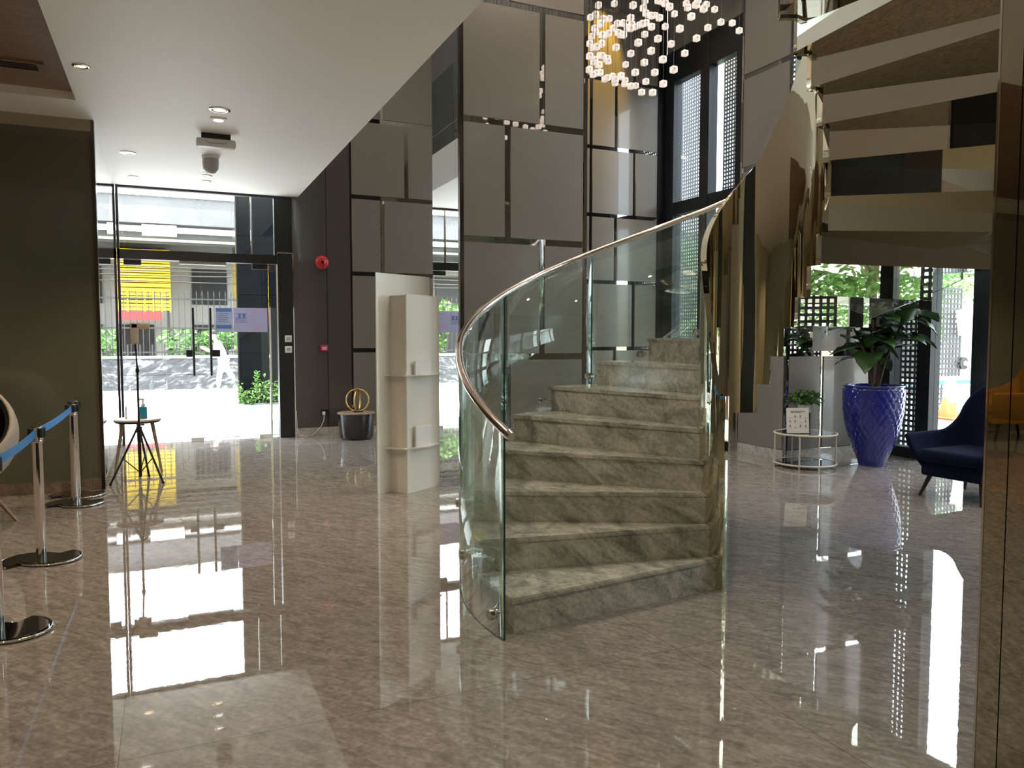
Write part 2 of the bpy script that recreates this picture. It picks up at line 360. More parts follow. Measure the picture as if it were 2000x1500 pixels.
# upper right wall band over the windows
MB().box(XW, -6, 6.6, XW + .2, QY0, ZH).box(XW, QY1, 6.6, XW + .2, YB, ZH).build('wall_right', 'panel', **ST)
MB().box(XW, -6, 0, XW + .2, .8, 6.6).build('wall_right', 'panel', **ST)
# window wall: frames and panes
def window(name, y0, y1, posts):
    e = empty(name, (XW, (y0 + y1) / 2, 0), **ST)
    f = MB()
    for a, b in posts: f.box(XW - .02, a, 0, XW + .16, b, 6.6)
    f.build('window_post', 'frame', e)
    r = MB(); r.box(XW - .01, y0, 0, XW + .15, y1, .13).box(XW - .01, y0, 3.7, XW + .15, y1, 3.92).box(XW - .01, y0, 6.05, XW + .15, y1, 6.6)
    r.build('window_rail', 'frame', e)
    g = MB()
    for (a0, a1), (b0, b1) in zip(posts, posts[1:]):
        for z0, z1 in ((.13, 3.7), (3.92, 6.05)): g.box(XW + .06, a1, z0, XW + .072, b0, z1)
    g.build('pane', 'glass', e)
window('window_1', QY1, YB, [(QY1, 9.95), (10.62, 10.86), (11.6, YB)])
window('window_2', .8, QY0, [(.8, 1.0), (2.1, 2.25), (3.3, 3.45), (4.5, 4.65), (5.58, 5.86), (6.38, 6.56), (6.94, QY0)])
# right-hand mirror column close to the camera
e = empty('wall_column', (2.9, 1.3, 0), **ST)
MB().box(2.51, .9, 0, 3.3, 1.67, ZH).build('column_core', 'black', e)
MB().box(2.5, 1.607, .0, 2.512, 1.682, ZH).build('mirror_panel', 'bronzemirror', e)
MB().box(2.5, 1.2, .0, 2.508, 1.603, ZH).build('mirror_panel', 'bronzemirror', e)
MB().box(2.497, 1.679, 0, 2.52, 1.686, ZH).build('mirror_edge', 'chrome', e)
# mezzanine edge rail (seen in the mirrors)
MB().box(XE - .02, 3.2, ZC + .5, XE, YB, ZC + 1.5).build('wall_balustrade', 'stairglass', **ST)

# ------------------------------------------------------------------ entrance
e = empty('door_1', (.45, 11.92, 0), **ST)
MB().box(XM, 11.86, 2.58, 1.53, 11.98, 2.71).build('header', 'black', e)
MB().box(XM, 11.86, 0, XM + .03, 11.98, ZC).box(1.53, 11.83, 0, 1.75, 12.0, 2.74).box(1.5, 11.9, 2.71, 1.75, 12.0, ZC).box(XM, 11.88, ZC - .03, 1.75, 11.98, ZC + .02).build('frame', 'black', e)
MB().box(1.525, 11.825, 2.74, 1.757, 11.84, 2.752).box(1.745, 11.825, 0, 1.757, 11.84, 2.752).build('frame_trim', 'chrome', e)
MB().box(XM + .07, 11.915, 2.71, 1.5, 11.927, ZC - .03).build('transom_pane', 'glass', e)
MB().box(1.40, 11.915, .01, 1.53, 11.927, 2.58).build('side_pane', 'glass', e)
MB().box(1.405, 11.9, .0, 1.43, 11.94, 2.58).box(1.17, 11.9, 2.71, 1.19, 11.94, ZC - .03).build('glazing_bead', 'chrome', e)
for x0, x1, hx, lx in ((XM + .075, .468, .36, .26), (.474, 1.40, .59, .60)):
    lf = MB().box(x0, 11.915, .012, x1, 11.927, 2.575).build('door_leaf', 'glass', e)
    h = MB().tube([(hx, 11.915, 1.06), (hx, 11.86, 1.06), (hx, 11.86, 1.06)], .012).tube([(hx, 11.915, 1.8), (hx, 11.86, 1.8)], .012).cyl((hx, 11.86, .95), (hx, 11.86, 1.92), .018)
    h.build('door_handle', 'black', lf)
    MB().box(lx, 11.895, 1.22, lx + .115, 11.945, 1.32).build('lock_case', 'black', lf)
    px = x0 if hx < .4 else x1 - .22
    MB().box(px, 11.895, 2.5, px + .22, 11.945, 2.575).build('hinge_patch', 'black', lf)
    px = .30 if hx < .4 else 1.24
    MB().box(px, 11.895, .0, px + .17, 11.945, .05).build('floor_patch', 'chrome', lf)
MB().box(.2, 11.885, 2.535, .82, 11.95, 2.58).build('door_closer', 'greyplastic', e)
# posters taped to the glass
for i, (x, mm, lab) in enumerate(((.66, 'poster', 'pale blue printed notice with darker bands, taped to the glass door, leftmost of three'),
                              (.905, 'poster2', 'pale lilac printed notice, middle one of the three taped to the glass door'),
                              (1.145, 'poster2', 'pale notice with a pinkish border, taped to the glass door nearest the hinge'))):
    w = .24 if i < 2 else .235
    t = MB().box(x, 11.909, 1.58, x + w, 11.913, 1.93).build('notice_poster', mm, label=lab, cat='poster', group='notices on the entrance door')
    g = MB()
    if i == 0: g.box(x + .01, 11.907, 1.87, x + w - .02, 11.909, 1.92).box(x + .01, 11.907, 1.63, x + w - .02, 11.909, 1.68)
    for k in range(5):
        z = 1.84 - k * .03
        if i == 1 and k == 1: g.box(x + .07, 11.907, z - .03, x + .10, 11.909, z + .03).box(x + .13, 11.907, z - .02, x + .165, 11.909, z + .03)
        else: g.box(x + .03, 11.907, z, x + w - .05 - .02 * (k % 2), 11.909, z + .008)
    if i == 2:
        g = MB().box(x + .02, 11.907, 1.88, x + w - .02, 11.909, 1.9).box(x + .04, 11.907, 1.66, x + w - .04, 11.909, 1.672).box(x + .04, 11.907, 1.63, x + w - .06, 11.909, 1.64)
    g.build('print', 'posterred' if i == 2 else 'posterink', t)
# wall devices
for z, lab in ((1.43, 'white square switch plate, upper one on the black door post'), (1.27, 'white square switch plate, lower one on the black door post')):
    t = MB().rbox(1.615, 11.815, z, 1.715, 11.83, z + .1, .006).build('switch_plate', 'plastic', label=lab, cat='switch')
    MB().box(1.64, 11.811, z + .03, 1.69, 11.816, z + .075).build('rocker', 'greyplastic', t)
t = empty('alarm_bell', (2.18, 11.83, 2.53), 'round red fire alarm bell on the brown gloss wall', 'alarm bell')
m = MB(); m.lathe([(.001, .0), (.07, .0), (.105, .03), (.105, .045)], (0, 0, 0), 28)
m.v = [(2.18 + x, 11.80 + z, 2.63 + y) for x, y, z in m.v]; m.build('gong', 'red', t)
MB().cyl((2.18, 11.79, 2.63), (2.18, 11.80, 2.63), .02).build('bolt', 'chrome', t)
MB().box(2.12, 11.835, 2.57, 2.24, 11.85, 2.69).build('back_box', 'red', t)
t = MB().rbox(2.135, 11.80, 1.29, 2.245, 11.85, 1.39, .008).build('call_point', 'red', label='small square red call point box on the brown gloss wall below the bell', cat='alarm box')
MB().box(2.155, 11.796, 1.31, 2.225, 11.80, 1.36).build('press_pane', 'posterred', t)
t = MB().box(2.13, 11.84, .31, 2.24, 11.85, .4).build('wall_socket', 'black', label='black double wall socket low on the brown gloss wall', cat='socket')
t = empty('power_plug', (2.17, 11.82, .3), 'white plug with a pale cord hanging from the black wall socket', 'plug')
MB().rbox(2.15, 11.80, .32, 2.19, 11.84, .37, .006).build('plug_body', 'plastic', t)
MB().tube([(2.17, 11.8, .32), (2.165, 11.79, .25), (2.12, 11.78, .15), (2.0, 11.77, .03), (1.9, 11.77, .012), (1.8, 11.79, .02), (1.77, 11.8, .12), (1.762, 11.82, .4)], .005, 6).build('cord', 'plastic', t)

# ------------------------------------------------------------------ ceiling fittings
def downlight(x, y, mm, lab, r=.06, square=False, power=0, col=(1, .8, .56)):
    t = empty('downlight', (x, y, ZC), lab, 'ceiling light')
    if square: MB().box(x - .075, y - .075, ZC - .012, x + .075, y + .075, ZC - .001).build('bezel', 'white', t)
    else: MB().lathe([(r * .75, -.004), (r * .8, -.012), (r * 1.25, -.009), (r * 1.3, -.001)], (x, y, ZC), 28).build('bezel', 'chrome', t)
    MB().cyl((x, y, ZC - .014 if square else ZC - .005), (x, y, ZC - .002), r * .75 if not square else .045, n=24).build('lens', mm, t)
    if power: spot('ceiling_spot', (x, y, ZC - .03), power, col)
downlight(.50, 7.63, 'lamp', 'round white ceiling downlight nearest the camera, in front of the square one', .075, power=50)
downlight(.51, 7.97, 'lamp', 'square white ceiling light fitting between round downlight and emergency lamp box', square=True)
downlight(-.34, 9.8, 'lamp', 'round ceiling downlight with chrome ring near the mirror wall, front one', .07)
downlight(-.33, 11.22, 'lampwarm', 'warm lit ceiling downlight near mirror wall and entrance', .06, power=45)
downlight(.52, 10.41, 'lamp', 'round ceiling downlight just behind the grey detector', .055)
downlight(.53, 10.77, 'lamp', 'small round ceiling downlight, middle one of the row by the entrance', .06)
downlight(.54, 11.15, 'lampwarm', 'warm lit ceiling downlight closest to the entrance glass', .06, power=45)
downlight(-.54, 6.85, 'lampwarm', 'warm orange ceiling downlight beside the wood ceiling recess', .05, power=70, col=(1, .66, .36))
t = empty('emergency_light', (.52, 8.55, ZC), 'white box emergency lamp hanging under the white ceiling', 'ceiling light')
MB().rbox(.52 - .19, 8.50, ZC - .14, .52 + .19, 8.62, ZC - .055, .02).build('housing', 'plastic', t)
MB().box(.52 - .14, 8.53, ZC - .055, .52 + .14, 8.6, ZC).build('bracket', 'black', t)
MB().tube([(.42, 8.497, ZC - .085), (.44, 8.494, ZC - .105), (.6, 8.494, ZC - .105), (.62, 8.497, ZC - .085)], .004, 6).build('trim_line', 'greyplastic', t)
t = empty('smoke_detector', (.52, 9.6, ZC), 'grey bullet shaped detector hanging from white ceiling behind emergency lamp', 'detector')
MB().lathe([(.001, -.2), (.05, -.19), (.085, -.14), (.09, -.06), (.085, -.035)], (.52, 9.6, ZC), 24).build('dome', 'greyplastic', t)
MB().cyl((.52, 9.6, ZC - .035), (.52, 9.6, ZC), .095, n=24).build('base', 'plastic', t)
t = MB().box(-2.2, 7.1, ZC + .045, -.82, 7.3, ZC + .07).build('air_vent', 'wood', label='long slotted air vent in the brown wood ceiling recess', cat='vent')
g = MB()
for k in range(3): g.box(-2.15, 7.125 + k * .055, ZC + .04, -.87, 7.155 + k * .055, ZC + .046)
g.build('slot', 'black', t)
# unseen spots without fixtures, added to brighten the reception side and the hall
for i, (x, y) in enumerate(((-4.5, 1), (-4.5, 5), (-2, -3), (-1.8, 2.2), (.6, -2), (.6, 1.5), (.8, 4.6), (-2.6, 6.5), (-6.6, 6.3), (-6, -4.6), (0, -4.8), (4, -4.8))):
    z = ZC + .07 if x < -.67 and y > 4.2 else ZC
    spot('ceiling_spot', (x, y, z - .05), 60, (1, .78, .54), radians(130))
for i, (x, y) in enumerate(((3.4, 6.0), (5.6, 6.2), (5.6, 9.6), (3.2, 9.8), (7, 4.6), (7.2, 9.9), (3.4, 1), (6.5, 1.5), (5, -2))):
    spot('hall_fill_spot', (x, y, ZH - .05), 120, (1, .82, .64), radians(95))  # added fill from the hall ceiling, no lamp modelled here
spot('amber_beam', (6.95, 11.2, ZH - .06), 420, (1, .62, .08), radians(34), .6, .03, (.05, .42, -1))
spot('wall_beam', (3.35, 6.7, ZH - .06), 130, (1, .78, .55), radians(50), .8, .03, (0, .12, -1))

# ------------------------------------------------------------------ spiral staircase
CX, CY, RISE, NST = 3.32, 3.66, .187, 22
RI, RO, RG = .37, 1.79, 1.845
A = [186.4, 171.6, 157, 140.5, 125, 109.6, 94, 78.3, 63, 49, 35, 21.4, 6.4] + [6.4 - 15 * k for k in range(1, NST + 2 - 12)]
B = [188, 179, 172, 165, 154, 131, 105, 78, 52, 38.5, 24, 12, -3] + [-18 - 15 * k for k in range(NST + 2 - 13)]
def pol(r, a): return (CX + r * cos(radians(a)), CY + r * sin(radians(a)))
def k_out(a):
    if a >= A[0]: return 1 + (A[0] - a) / 15
    for i in range(len(A) - 1):
        if A[i] >= a >= A[i + 1]: return 1 + i + (A[i] - a) / (A[i] - A[i + 1])
    return len(A) + (A[-1] - a) / 15
def k_in(a):
    if a >= B[0]: return 1
    for i in range(len(B) - 1):
        if B[i] >= a >= B[i + 1]: return 1 + i + (B[i] - a) / (B[i] - B[i + 1])
    return len(B)
def wedge(k, ro, ri, fwd=0):     # plan outline of step k between its own nosing line and the next one
    a0, a1, b0, b1 = A[k - 1] + fwd * .5, A[k], B[k - 1] + fwd, B[k]
    n = 6
    return [pol(ro, a0 + (a1 - a0) * i / n) for i in range(n + 1)] + [pol(ri, b1 + (b0 - b1) * i / n) for i in range(n + 1)]
sr = empty('spiral_staircase', (CX, CY, 0), 'marble spiral staircase with curved glass side and polished mirror core', 'staircase')
for k in range(1, NST + 1):
    zt = k * RISE; z0 = max(0, zt - RISE - .005)
    st = MB().prism(wedge(k, RO - .03, RI)[::-1], z0, zt - .03).build('step', 'stone', sr)
    bm = bmesh.new(); vs = [bm.verts.new((x, y, 0)) for x, y in wedge(k, RO - .01, RI, .8)]
    f = bm.faces.new(vs); r = bmesh.ops.extrude_face_region(bm, geom=[f])
    for v in r['geom']:
        if isinstance(v, bmesh.types.BMVert): v.co.z += .03
    for v in bm.verts: v.co.z += zt - .03
    bmesh.ops.recalc_face_normals(bm, faces=bm.faces[:])
    ed = [e_ for e_ in bm.edges if abs(e_.verts[0].co.z - e_.verts[1].co.z) < 1e-4]
    bmesh.ops.bevel(bm, geom=ed, offset=.006, segments=2, affect='EDGES')
    MB().frombm(bm).build('tread', 'stone', st)
    zb = max(0, zt - .48)
    if z0 - zb > .02: MB().prism(wedge(k, RO - .02, RI - .005)[::-1], zb, z0 - .002).build('soffit_cladding', 'stairmirror', sr)
# mirror core: a ribbon round the well with stepped lower edge and helical top
def core():
    m = MB(); ANG = [196]
    a = 196
    brk = sorted(set(B[1:NST + 1]), reverse=True)
    cur = 196.0; pts = [cur]
    for b in brk + [B[NST]]:
        n = max(1, int(math.ceil((cur - b) / 3)))
        if cur - b < .01: continue
        pts += [cur + (b - cur) * i / n for i in range(1, n + 1)]; cur = b
    def zb(a):
        k = int(math.floor(k_in(a) + 1e-6)); return max(0.0, k * RISE - .49)
    for a0, a1 in zip(pts, pts[1:]):
        am = (a0 + a1) / 2; z = zb(am); t0 = k_in(a0) * RISE + .97; t1 = k_in(a1) * RISE + .97
        i0, i1, o0, o1 = pol(RI - .035, a0), pol(RI - .035, a1), pol(RI, a0), pol(RI, a1)
        vs = [(*i0, z), (*i1, z), (*o1, z), (*o0, z), (*i0, t0), (*i1, t1), (*o1, t1), (*o0, t0)]
        m.add(vs, [(0, 1, 2, 3), (7, 6, 5, 4)], 0)
        m.add(vs, [(1, 0, 4, 5), (3, 2, 6, 7)], 0, True)
        zn = zb(a1 - .5)
        if zn > z + .01: m.add([(*i1, z), (*o1, z), (*o1, zn), (*i1, zn)], [(0, 1, 2, 3)], 0)
    a0 = pts[0]; i0, o0 = pol(RI - .035, a0), pol(RI, a0)
    m.add([(*i0, 0), (*o0, 0), (*o0, RISE + .97), (*i0, RISE + .97)], [(0, 1, 2, 3)], 0)
    return m
cm = core()
# weld so that the mirror shades as one smooth sheet
bm = bmesh.new(); bv = [bm.verts.new(v) for v in cm.v]
for f, s_ in zip(cm.f, cm.sm):
    try: ff = bm.faces.new([bv[i] for i in f]); ff.smooth = s_
    except ValueError: pass
bmesh.ops.remove_doubles(bm, verts=bm.verts[:], dist=.0005)
bm.verts.index_update(); m2 = MB()
m2.v = [v.co[:] for v in bm.verts]
for f in bm.faces: m2.f.append(tuple(v.index for v in f.verts)); m2.m.append(0); m2.sm.append(False)
bm.free()
co = m2.build('inner_balustrade', 'coremirror', sr)
# analytic smooth normals: radial on the curved sheets, flat elsewhere
nrm = []
for p in co.data.polygons:
    fl = abs(p.normal.z) > .5 or len(p.vertices) < 3
    for vi in p.vertices:
        v = co.data.vertices[vi].co; r = Vector((v.x, v.y, 0)).normalized()
        d = p.normal.dot(r)
        nrm.append(tuple(r * (1 if d > 0 else -1)) if (not fl and abs(d) > .8) else tuple(p.normal))
for p in co.data.polygons: p.use_smooth = True
co.data.normals_split_custom_set(nrm)
# curved glass outside, two steps per sheet
def gtop(a): return k_out(a) * RISE + .865
def gbot(a): return max(.004, k_out(a) * RISE - .59)
a = 188.0; ends = [188, 156, 125, 94, 62.5, 32, 1, -30, -61, -92, -128]
for a0, a1 in zip(ends, ends[1:]):
    m = MB(); n = int((a0 - a1) / 2); r0, r1 = RG - .006, RG + .006
    al = [a0 - .12 + (a1 - a0 + .24) * i / n for i in range(n + 1)]
    vs = []
    for x in al: vs += [(*pol(r0, x), gbot(x)), (*pol(r1, x), gbot(x)), (*pol(r1, x), gtop(x)), (*pol(r0, x), gtop(x))]
    for i in range(n):
        o = 4 * i; q = o + 4
        m.add([], []) ; m.v = vs
        for f, mi, s_ in (((o + 1, q + 1, q + 2, o + 2), 0, True), ((o, o + 3, q + 3, q), 0, True), ((o, q, q + 1, o + 1), 1, False), ((o + 3, o + 2, q + 2, q + 3), 1, False)):
            m.f.append(f); m.m.append(mi); m.sm.append(s_)
    for f in ((0, 1, 2, 3), (4 * n + 3, 4 * n + 2, 4 * n + 1, 4 * n)): m.f.append(f); m.m.append(1); m.sm.append(False)
    m.build('glass_panel', ['stairglass', 'glassedge'], sr)
path = [(*pol(RG, x), k_out(x) * RISE + .88) for x in [189 - 2 * i for i in range(0, 158)]]
hr = MB().tube(path, .024, 14).build('handrail', 'copper', sr)
p0, p1 = Vector(path[0]), Vector(path[1])
MB().cyl(p0, p0 + (p0 - p1).normalized() * .03, .026, .022, 16).build('end_cap', 'chrome', hr)
for i in range(0, 21):
    x = 184.5 - 15 * i; z = max(.1, k_out(x) * RISE - .12)
    MB().cyl((*pol(RO - .03, x), z), (*pol(RG - .008, x), z), .013, n=12).cyl((*pol(RG - .016, x), z), (*pol(RG - .006, x), z), .028, n=16).cyl((*pol(RG + .006, x), z), (*pol(RG + .03, x), z), .028, n=16).build('standoff', 'chrome', sr)

# ------------------------------------------------------------------ chandelier
CH = [(228,60),(412,42),(626,60),(765,10),(745,92),(770,150),(800,172),(840,180),(880,178),(930,205),(910,8),(950,20),(995,40),(1045,78),(1100,160),(1237,40),(1255,85),(1350,55),(1370,5),(1465,55),(1437,100),(1563,108),(1295,190),(1635,255),(1765,265),(1845,352),(1485,318),(1162,330),(995,305),(838,308),(598,207),(610,280),(560,320),(600,330),(650,310),(690,290),(730,275),(775,262),(445,270),(513,265),(400,325),(455,375),(485,395),(515,400),(345,385),(300,410),(270,400),(250,275),(280,220),(352,215),(195,172),(135,200),(185,325),(195,370),(150,420),(130,500),(160,555),(205,540),(265,500),(430,545),(685,490),(760,395),(912,445),(1062,505),(1355,440),(600,615),(835,585),(968,683),(1220,612),(755,718),(540,742),(650,832),(875,832),(1092,800),(972,963),(773,937),(725,1060),(850,1063),(655,985),(600,990),(530,965),(535,925),(420,955),(420,915),(390,875),(300,910),(330,895),(487,873),(165,860),(200,840),(245,835),(128,645),(125,800),(175,710),(190,685),(240,640),(270,640),(232,745),(325,675),(340,705)]
Fv = Vector((sin(YAW) * cos(PITCH), cos(YAW) * cos(PITCH), -sin(PITCH))); Rv = Vector((cos(YAW), -sin(YAW), 0)); Uv = Rv.cross(Fv)
def ray(u, v): return Fv + (u - 1000) / FOC * Rv + (750 - v) / FOC * Uv
ch = empty('chandelier', (3.9, 5.6, ZH), 'cloud chandelier of lit crystal cubes hanging on thin wires', 'chandelier')
cubes = []
wires = MB()
for i, (x, y) in enumerate(CH):
    w = 6.6 + .75 * sin(i * 2.4) + .15 * cos(i * 7.1)
    p = Vector((0, 0, CAM_H)) + ray(1130 + x / 5.882, y / 5.882) * w
    cubes.append((p, .0245 * w / 6.6 * (.9 + .2 * rnd.random())))
    wires.cyl(p, (p.x, p.y, ZH), .0014, n=4, cap=False)
wires.build('wires', 'bronze', ch)
for i, (p, h) in enumerate(cubes):
    m = MB().rbox(p.x - h, p.y - h, p.z - h, p.x + h, p.y + h, p.z + h, h * .22, 0, 1)
    o_ = m.build('crystal_cube', 'crystal', ch)
    q = MB()
    for sx, sy in ((-.71, -.71),):
        q.sphere(p + Vector((-.2, -1, 0)) * h, h * .42, 6, 0, (1, .12, 1))
    q.build('bubble', 'crystalcore', o_)
MB().cyl((3.9, 5.6, ZH - .05), (3.9, 5.6, ZH), 1.15, n=48).build('ceiling_plate', 'white', ch)
pl = bpy.data.lights.new('chandelier_glow', 'POINT'); pl.energy = 60; pl.color = (1, .84, .7); pl.shadow_soft_size = .5
po = bpy.data.objects.new('chandelier_glow', pl); COL.objects.link(po); po.location = (3.9, 5.6, 6.2)

# ------------------------------------------------------------------ white display stand
t = empty('display_stand', (2.1, 7.3, 0), 'tall white acrylic display stand with shelves beside the stair', 'display stand')
def sheet(mb, p, q, z0, z1, th=.012, zt2=None):
    p, q = Vector((*p, 0)), Vector((*q, 0)); n = Vector((-(q - p).y, (q - p).x, 0)).normalized() * th / 2
    zt2 = z1 if zt2 is None else zt2
    vs = [p - n, q - n, q + n, p + n]
    mb.add([(v.x, v.y, z0) for v in vs] + [(vs[0].x, vs[0].y, z1), (vs[1].x, vs[1].y, zt2), (vs[2].x, vs[2].y, zt2), (vs[3].x, vs[3].y, z1)],
           [(3, 2, 1, 0), (4, 5, 6, 7), (0, 1, 5, 4), (1, 2, 6, 5), (2, 3, 7, 6), (3, 0, 4, 7)])
pA0, pA1, pB0, pP, pC1 = (1.81, 7.15), (2.45, 7.50), (1.97, 7.245), (2.08, 7.08), (2.50, 7.36)
m = MB(); sheet(m, pA0, pA1, 0, 2.11); m.build('back_panel', 'acryl', t)
m = MB(); sheet(m, pB0, pP, 0, 1.9); m.build('side_panel', 'acryl', t)
m = MB(); sheet(m, pP, pC1, 0, 1.91); m.build('front_panel', 'acryl', t)
for z in (1.13, .43):
    m = MB().prism([(1.90, 7.19), (2.05, 7.03), (2.09, 7.07), (1.99, 7.235)], z, z + .012)
    m.prism([(2.085, 7.06), (2.30, 7.11), (2.515, 7.345), (2.49, 7.345)], z, z + .012)
    m.build('shelf', 'acryl', t)
for i, (z, h) in enumerate(((1.142, .13), (.442, .2))):
    m = MB().obox((2.27, 7.165, z + h / 2), (.10, .067, 0), (-.006, .009, 0), (0, 0, h / 2)).build('brochure_box', 'plastic',
        label=('pale brochure holder on the upper shelf of white stand', 'pale brochure holder on the lower shelf of white stand')[i], cat='brochure holder')

# ------------------------------------------------------------------ belt stanchions
def stanchion():
    t = empty('belt_stanchion', (0, 0, 0))
    m = MB(); n = 20; r = .2
    for s_, off in ((1, .05), (-1, -.05)):
        poly = [(s_ * r * 1.1 * sin(pi * i / n) + 0, off + r * .92 * cos(pi * i / n)) for i in range(n + 1)]
        if s_ < 0: poly = poly[::-1]
        m.prism(poly[::-1], 0, .012); m.prism([(x * .93, off + (y - off) * .93) for x, y in poly][::-1], .012, .022)
    b = m.build('base_plate', 'blackgloss', t)
    m = MB()
    for s_, off in ((1, .05), (-1, -.05)):
        m.tube([(s_ * r * 1.1 * sin(pi * i / n), off + r * .92 * cos(pi * i / n), .012) for i in range(n + 1)], .008, 6)
    m.build('rim', 'chrome', b)
    MB().lathe([(.031, .02), (.031, .8), (.034, .8), (.036, .806), (.036, .815), (.033, .82)], (0, 0, 0), 24).build('post', 'chrome', t)
    h = MB().lathe([(.033, .815), (.033, .9), (.03, .905), (.001, .905)], (0, 0, 0), 24).build('head', 'chrome', t)
    m = MB()
    for dx, dy in ((1, 0), (-1, 0), (0, 1), (0, -1)):
        m.rbox(dx * .04 - .015, dy * .04 - .015, .835, dx * .04 + .015, dy * .04 + .015, .9, .005)
    m.build('belt_clip', 'black', h)
    return t
s0 = stanchion()
POSTS = [(-.81, 4.52, 'chrome belt post at the left edge, only its round base showing'), (-.80, 5.94, 'full chrome belt post nearest the camera, blue belts on both its sides'),
         (-.78, 7.85, 'chrome belt post near the olive wall where the blue belt ends'), (-.80, 8.27, 'chrome belt post standing against the olive wall behind another post')]
for i, (x, y, lab) in enumerate(POSTS):
    o = s0 if i == 0 else copy_tree(s0)
    o.location = (x, y, 0); o.rotation_euler.z = radians((-35, -52, -68, -68)[i]); tag(o, lab, 'stanchion', 'belt stanchions along the olive wall')
for i, ((x0, y0, _), (x1, y1, _)) in enumerate(zip(POSTS[:2], POSTS[1:3])):
    m = MB(); n = 12
    P = [(x0 + (x1 - x0) * j / n, y0 + .07 + (y1 - y0 - .14) * j / n, .868 - .015 * sin(pi * j / n)) for j in range(n + 1)]
    for (ax, ay, az), (bx, by, bz) in zip(P, P[1:]):
        m.add([(ax - .002, ay, az - .026), (bx - .002, by, bz - .026), (bx - .002, by, bz + .026), (ax - .002, ay, az + .026), (ax + .002, ay, az - .026), (bx + .002, by, bz - .026), (bx + .002, by, bz + .026), (ax + .002, ay, az + .026)],
              [(0, 1, 2, 3), (7, 6, 5, 4), (3, 2, 6, 7), (1, 0, 4, 5)])
    m.build('queue_belt', 'belt', label=('blue retractable belt running off the left edge of the picture', 'blue retractable belt strung between the two full chrome posts')[i], cat='belt', group='blue queue belts')

# ------------------------------------------------------------------ tripod thermometer, stool, bottle
TX, TY = -.275, 8.78
t = empty('thermometer_tripod', (TX, TY, 0), 'black tripod holding a beige thermometer in front of the white stool', 'tripod')
MB().cyl((TX, TY, .06), (TX, TY, .62), .017, n=12).cyl((TX, TY, .6), (TX, TY, 1.2), .011, n=10).cyl((TX - .0, TY, 1.15), (TX - .012, TY, 1.44), .008, n=10).build('pole', 'black', t)
MB().cyl((TX, TY, .52), (TX, TY, .58), .028).cyl((TX, TY, 1.14), (TX, TY, 1.18), .018).cyl((TX + .02, TY - .01, .6), (TX + .05, TY - .02, .6), .01).build('collar', 'black', t)
for an in (200, 318, 75):
    dx, dy = cos(radians(an)), sin(radians(an))
    l = MB().cyl((TX + .02 * dx, TY + .02 * dy, .56), (TX + .29 * dx, TY + .29 * dy, .012), .011, n=8).build('leg', 'black', t)
    MB().cyl((TX + .01 * dx, TY + .01 * dy, .11), (TX + .165 * dx, TY + .165 * dy, .265), .006, n=6).build('brace', 'black', l)
    MB().sphere((TX + .288 * dx, TY + .288 * dy, .015), .015, 6).build('foot', 'black', l)
th = MB().rbox(TX - .055, TY - .03, 1.43, TX + .02, TY + .03, 1.65, .012).build('thermometer_body', 'beige', t)
MB().rbox(TX - .055, TY - .03, 1.585, TX + .125, TY + .03, 1.65, .014).build('sensor_head', 'beige', th)
SX, SY = -.31, 9.5
t = empty('stool', (SX, SY, 0), 'round white topped stool with tapered wooden legs by the mirror wall', 'stool')
MB().lathe([(.001, .575), (.235, .575), (.243, .582), (.243, .592), (.235, .598), (.001, .598)], (SX, SY, 0), 40).build('seat', 'stool_top', t)
MB().lathe([(.001, .555), (.225, .555), (.243, .576), (.001, .576)], (SX, SY, 0), 40).build('seat_rim', 'darkwood', t)
for an in (210, 330, 90):
    dx, dy = cos(radians(an)), sin(radians(an))
    MB().cyl((SX + .17 * dx, SY + .17 * dy, .56), (SX + .27 * dx, SY + .27 * dy, 0), .022, .012, 12).build('leg', 'pale_wood', t)
t = empty('sanitizer_bottle', (SX + .06, SY - .02, .598), 'teal blue sanitizer pump bottle standing on the white stool', 'bottle')
MB().rbox(SX + .02, SY - .05, .598, SX + .10, SY + .01, .73, .012).build('bottle_body', 'teal', t)
MB().cyl((SX + .06, SY - .02, .73), (SX + .06, SY - .02, .76), .02).cyl((SX + .06, SY - .02, .76), (SX + .06, SY - .02, .81), .008).rbox(SX + .01, SY - .032, .8, SX + .075, SY - .008, .82, .005).build('pump', 'plastic', t)
t = MB().rbox(SX - .12, SY - .03, .598, SX - .105, SY + .06, .735, .003).build('notice_card', 'plastic', label='small upright white card on the stool left of the blue bottle', cat='card')

# ------------------------------------------------------------------ drum table with rings
DX, DY = 2.55, 11.3
t = empty('drum_table', (DX, DY, 0), 'black drum side table with pale wood top in the far corner', 'side table')
MB().lathe([(.001, .015), (.235, .015), (.25, .03), (.275, .36), (.278, .375)], (DX, DY, 0), 40).build('drum', 'blackgloss', t)
MB().lathe([(.001, .372), (.27, .372), (.278, .378), (.278, .388), (.27, .394), (.001, .394)], (DX, DY, 0), 40).build('tabletop', 'pale_wood', t)
MB().cyl((DX, DY, 0), (DX, DY, .015), .2, n=30).build('plinth', 'black', t)
t = empty('ring_sculpture', (DX, DY, .394), 'two interlocking gold rings sculpture standing on the black drum table', 'sculpture')
for r, dy, rot in ((.165, 0, -18), (.16, .01, 62)):
    ring = [(DX + .02 + r * cos(2 * pi * k / 40) * cos(radians(rot)), DY + dy + r * cos(2 * pi * k / 40) * sin(radians(rot)), .394 + .012 + r + r * sin(2 * pi * k / 40)) for k in range(40)]
    MB().tube(ring, .012, 8, closed=True).build('ring', 'gold', t)
MB().rbox(DX - .04, DY - .05, .394, DX + .09, DY + .05, .41, .004).build('sculpture_base', 'black', t)

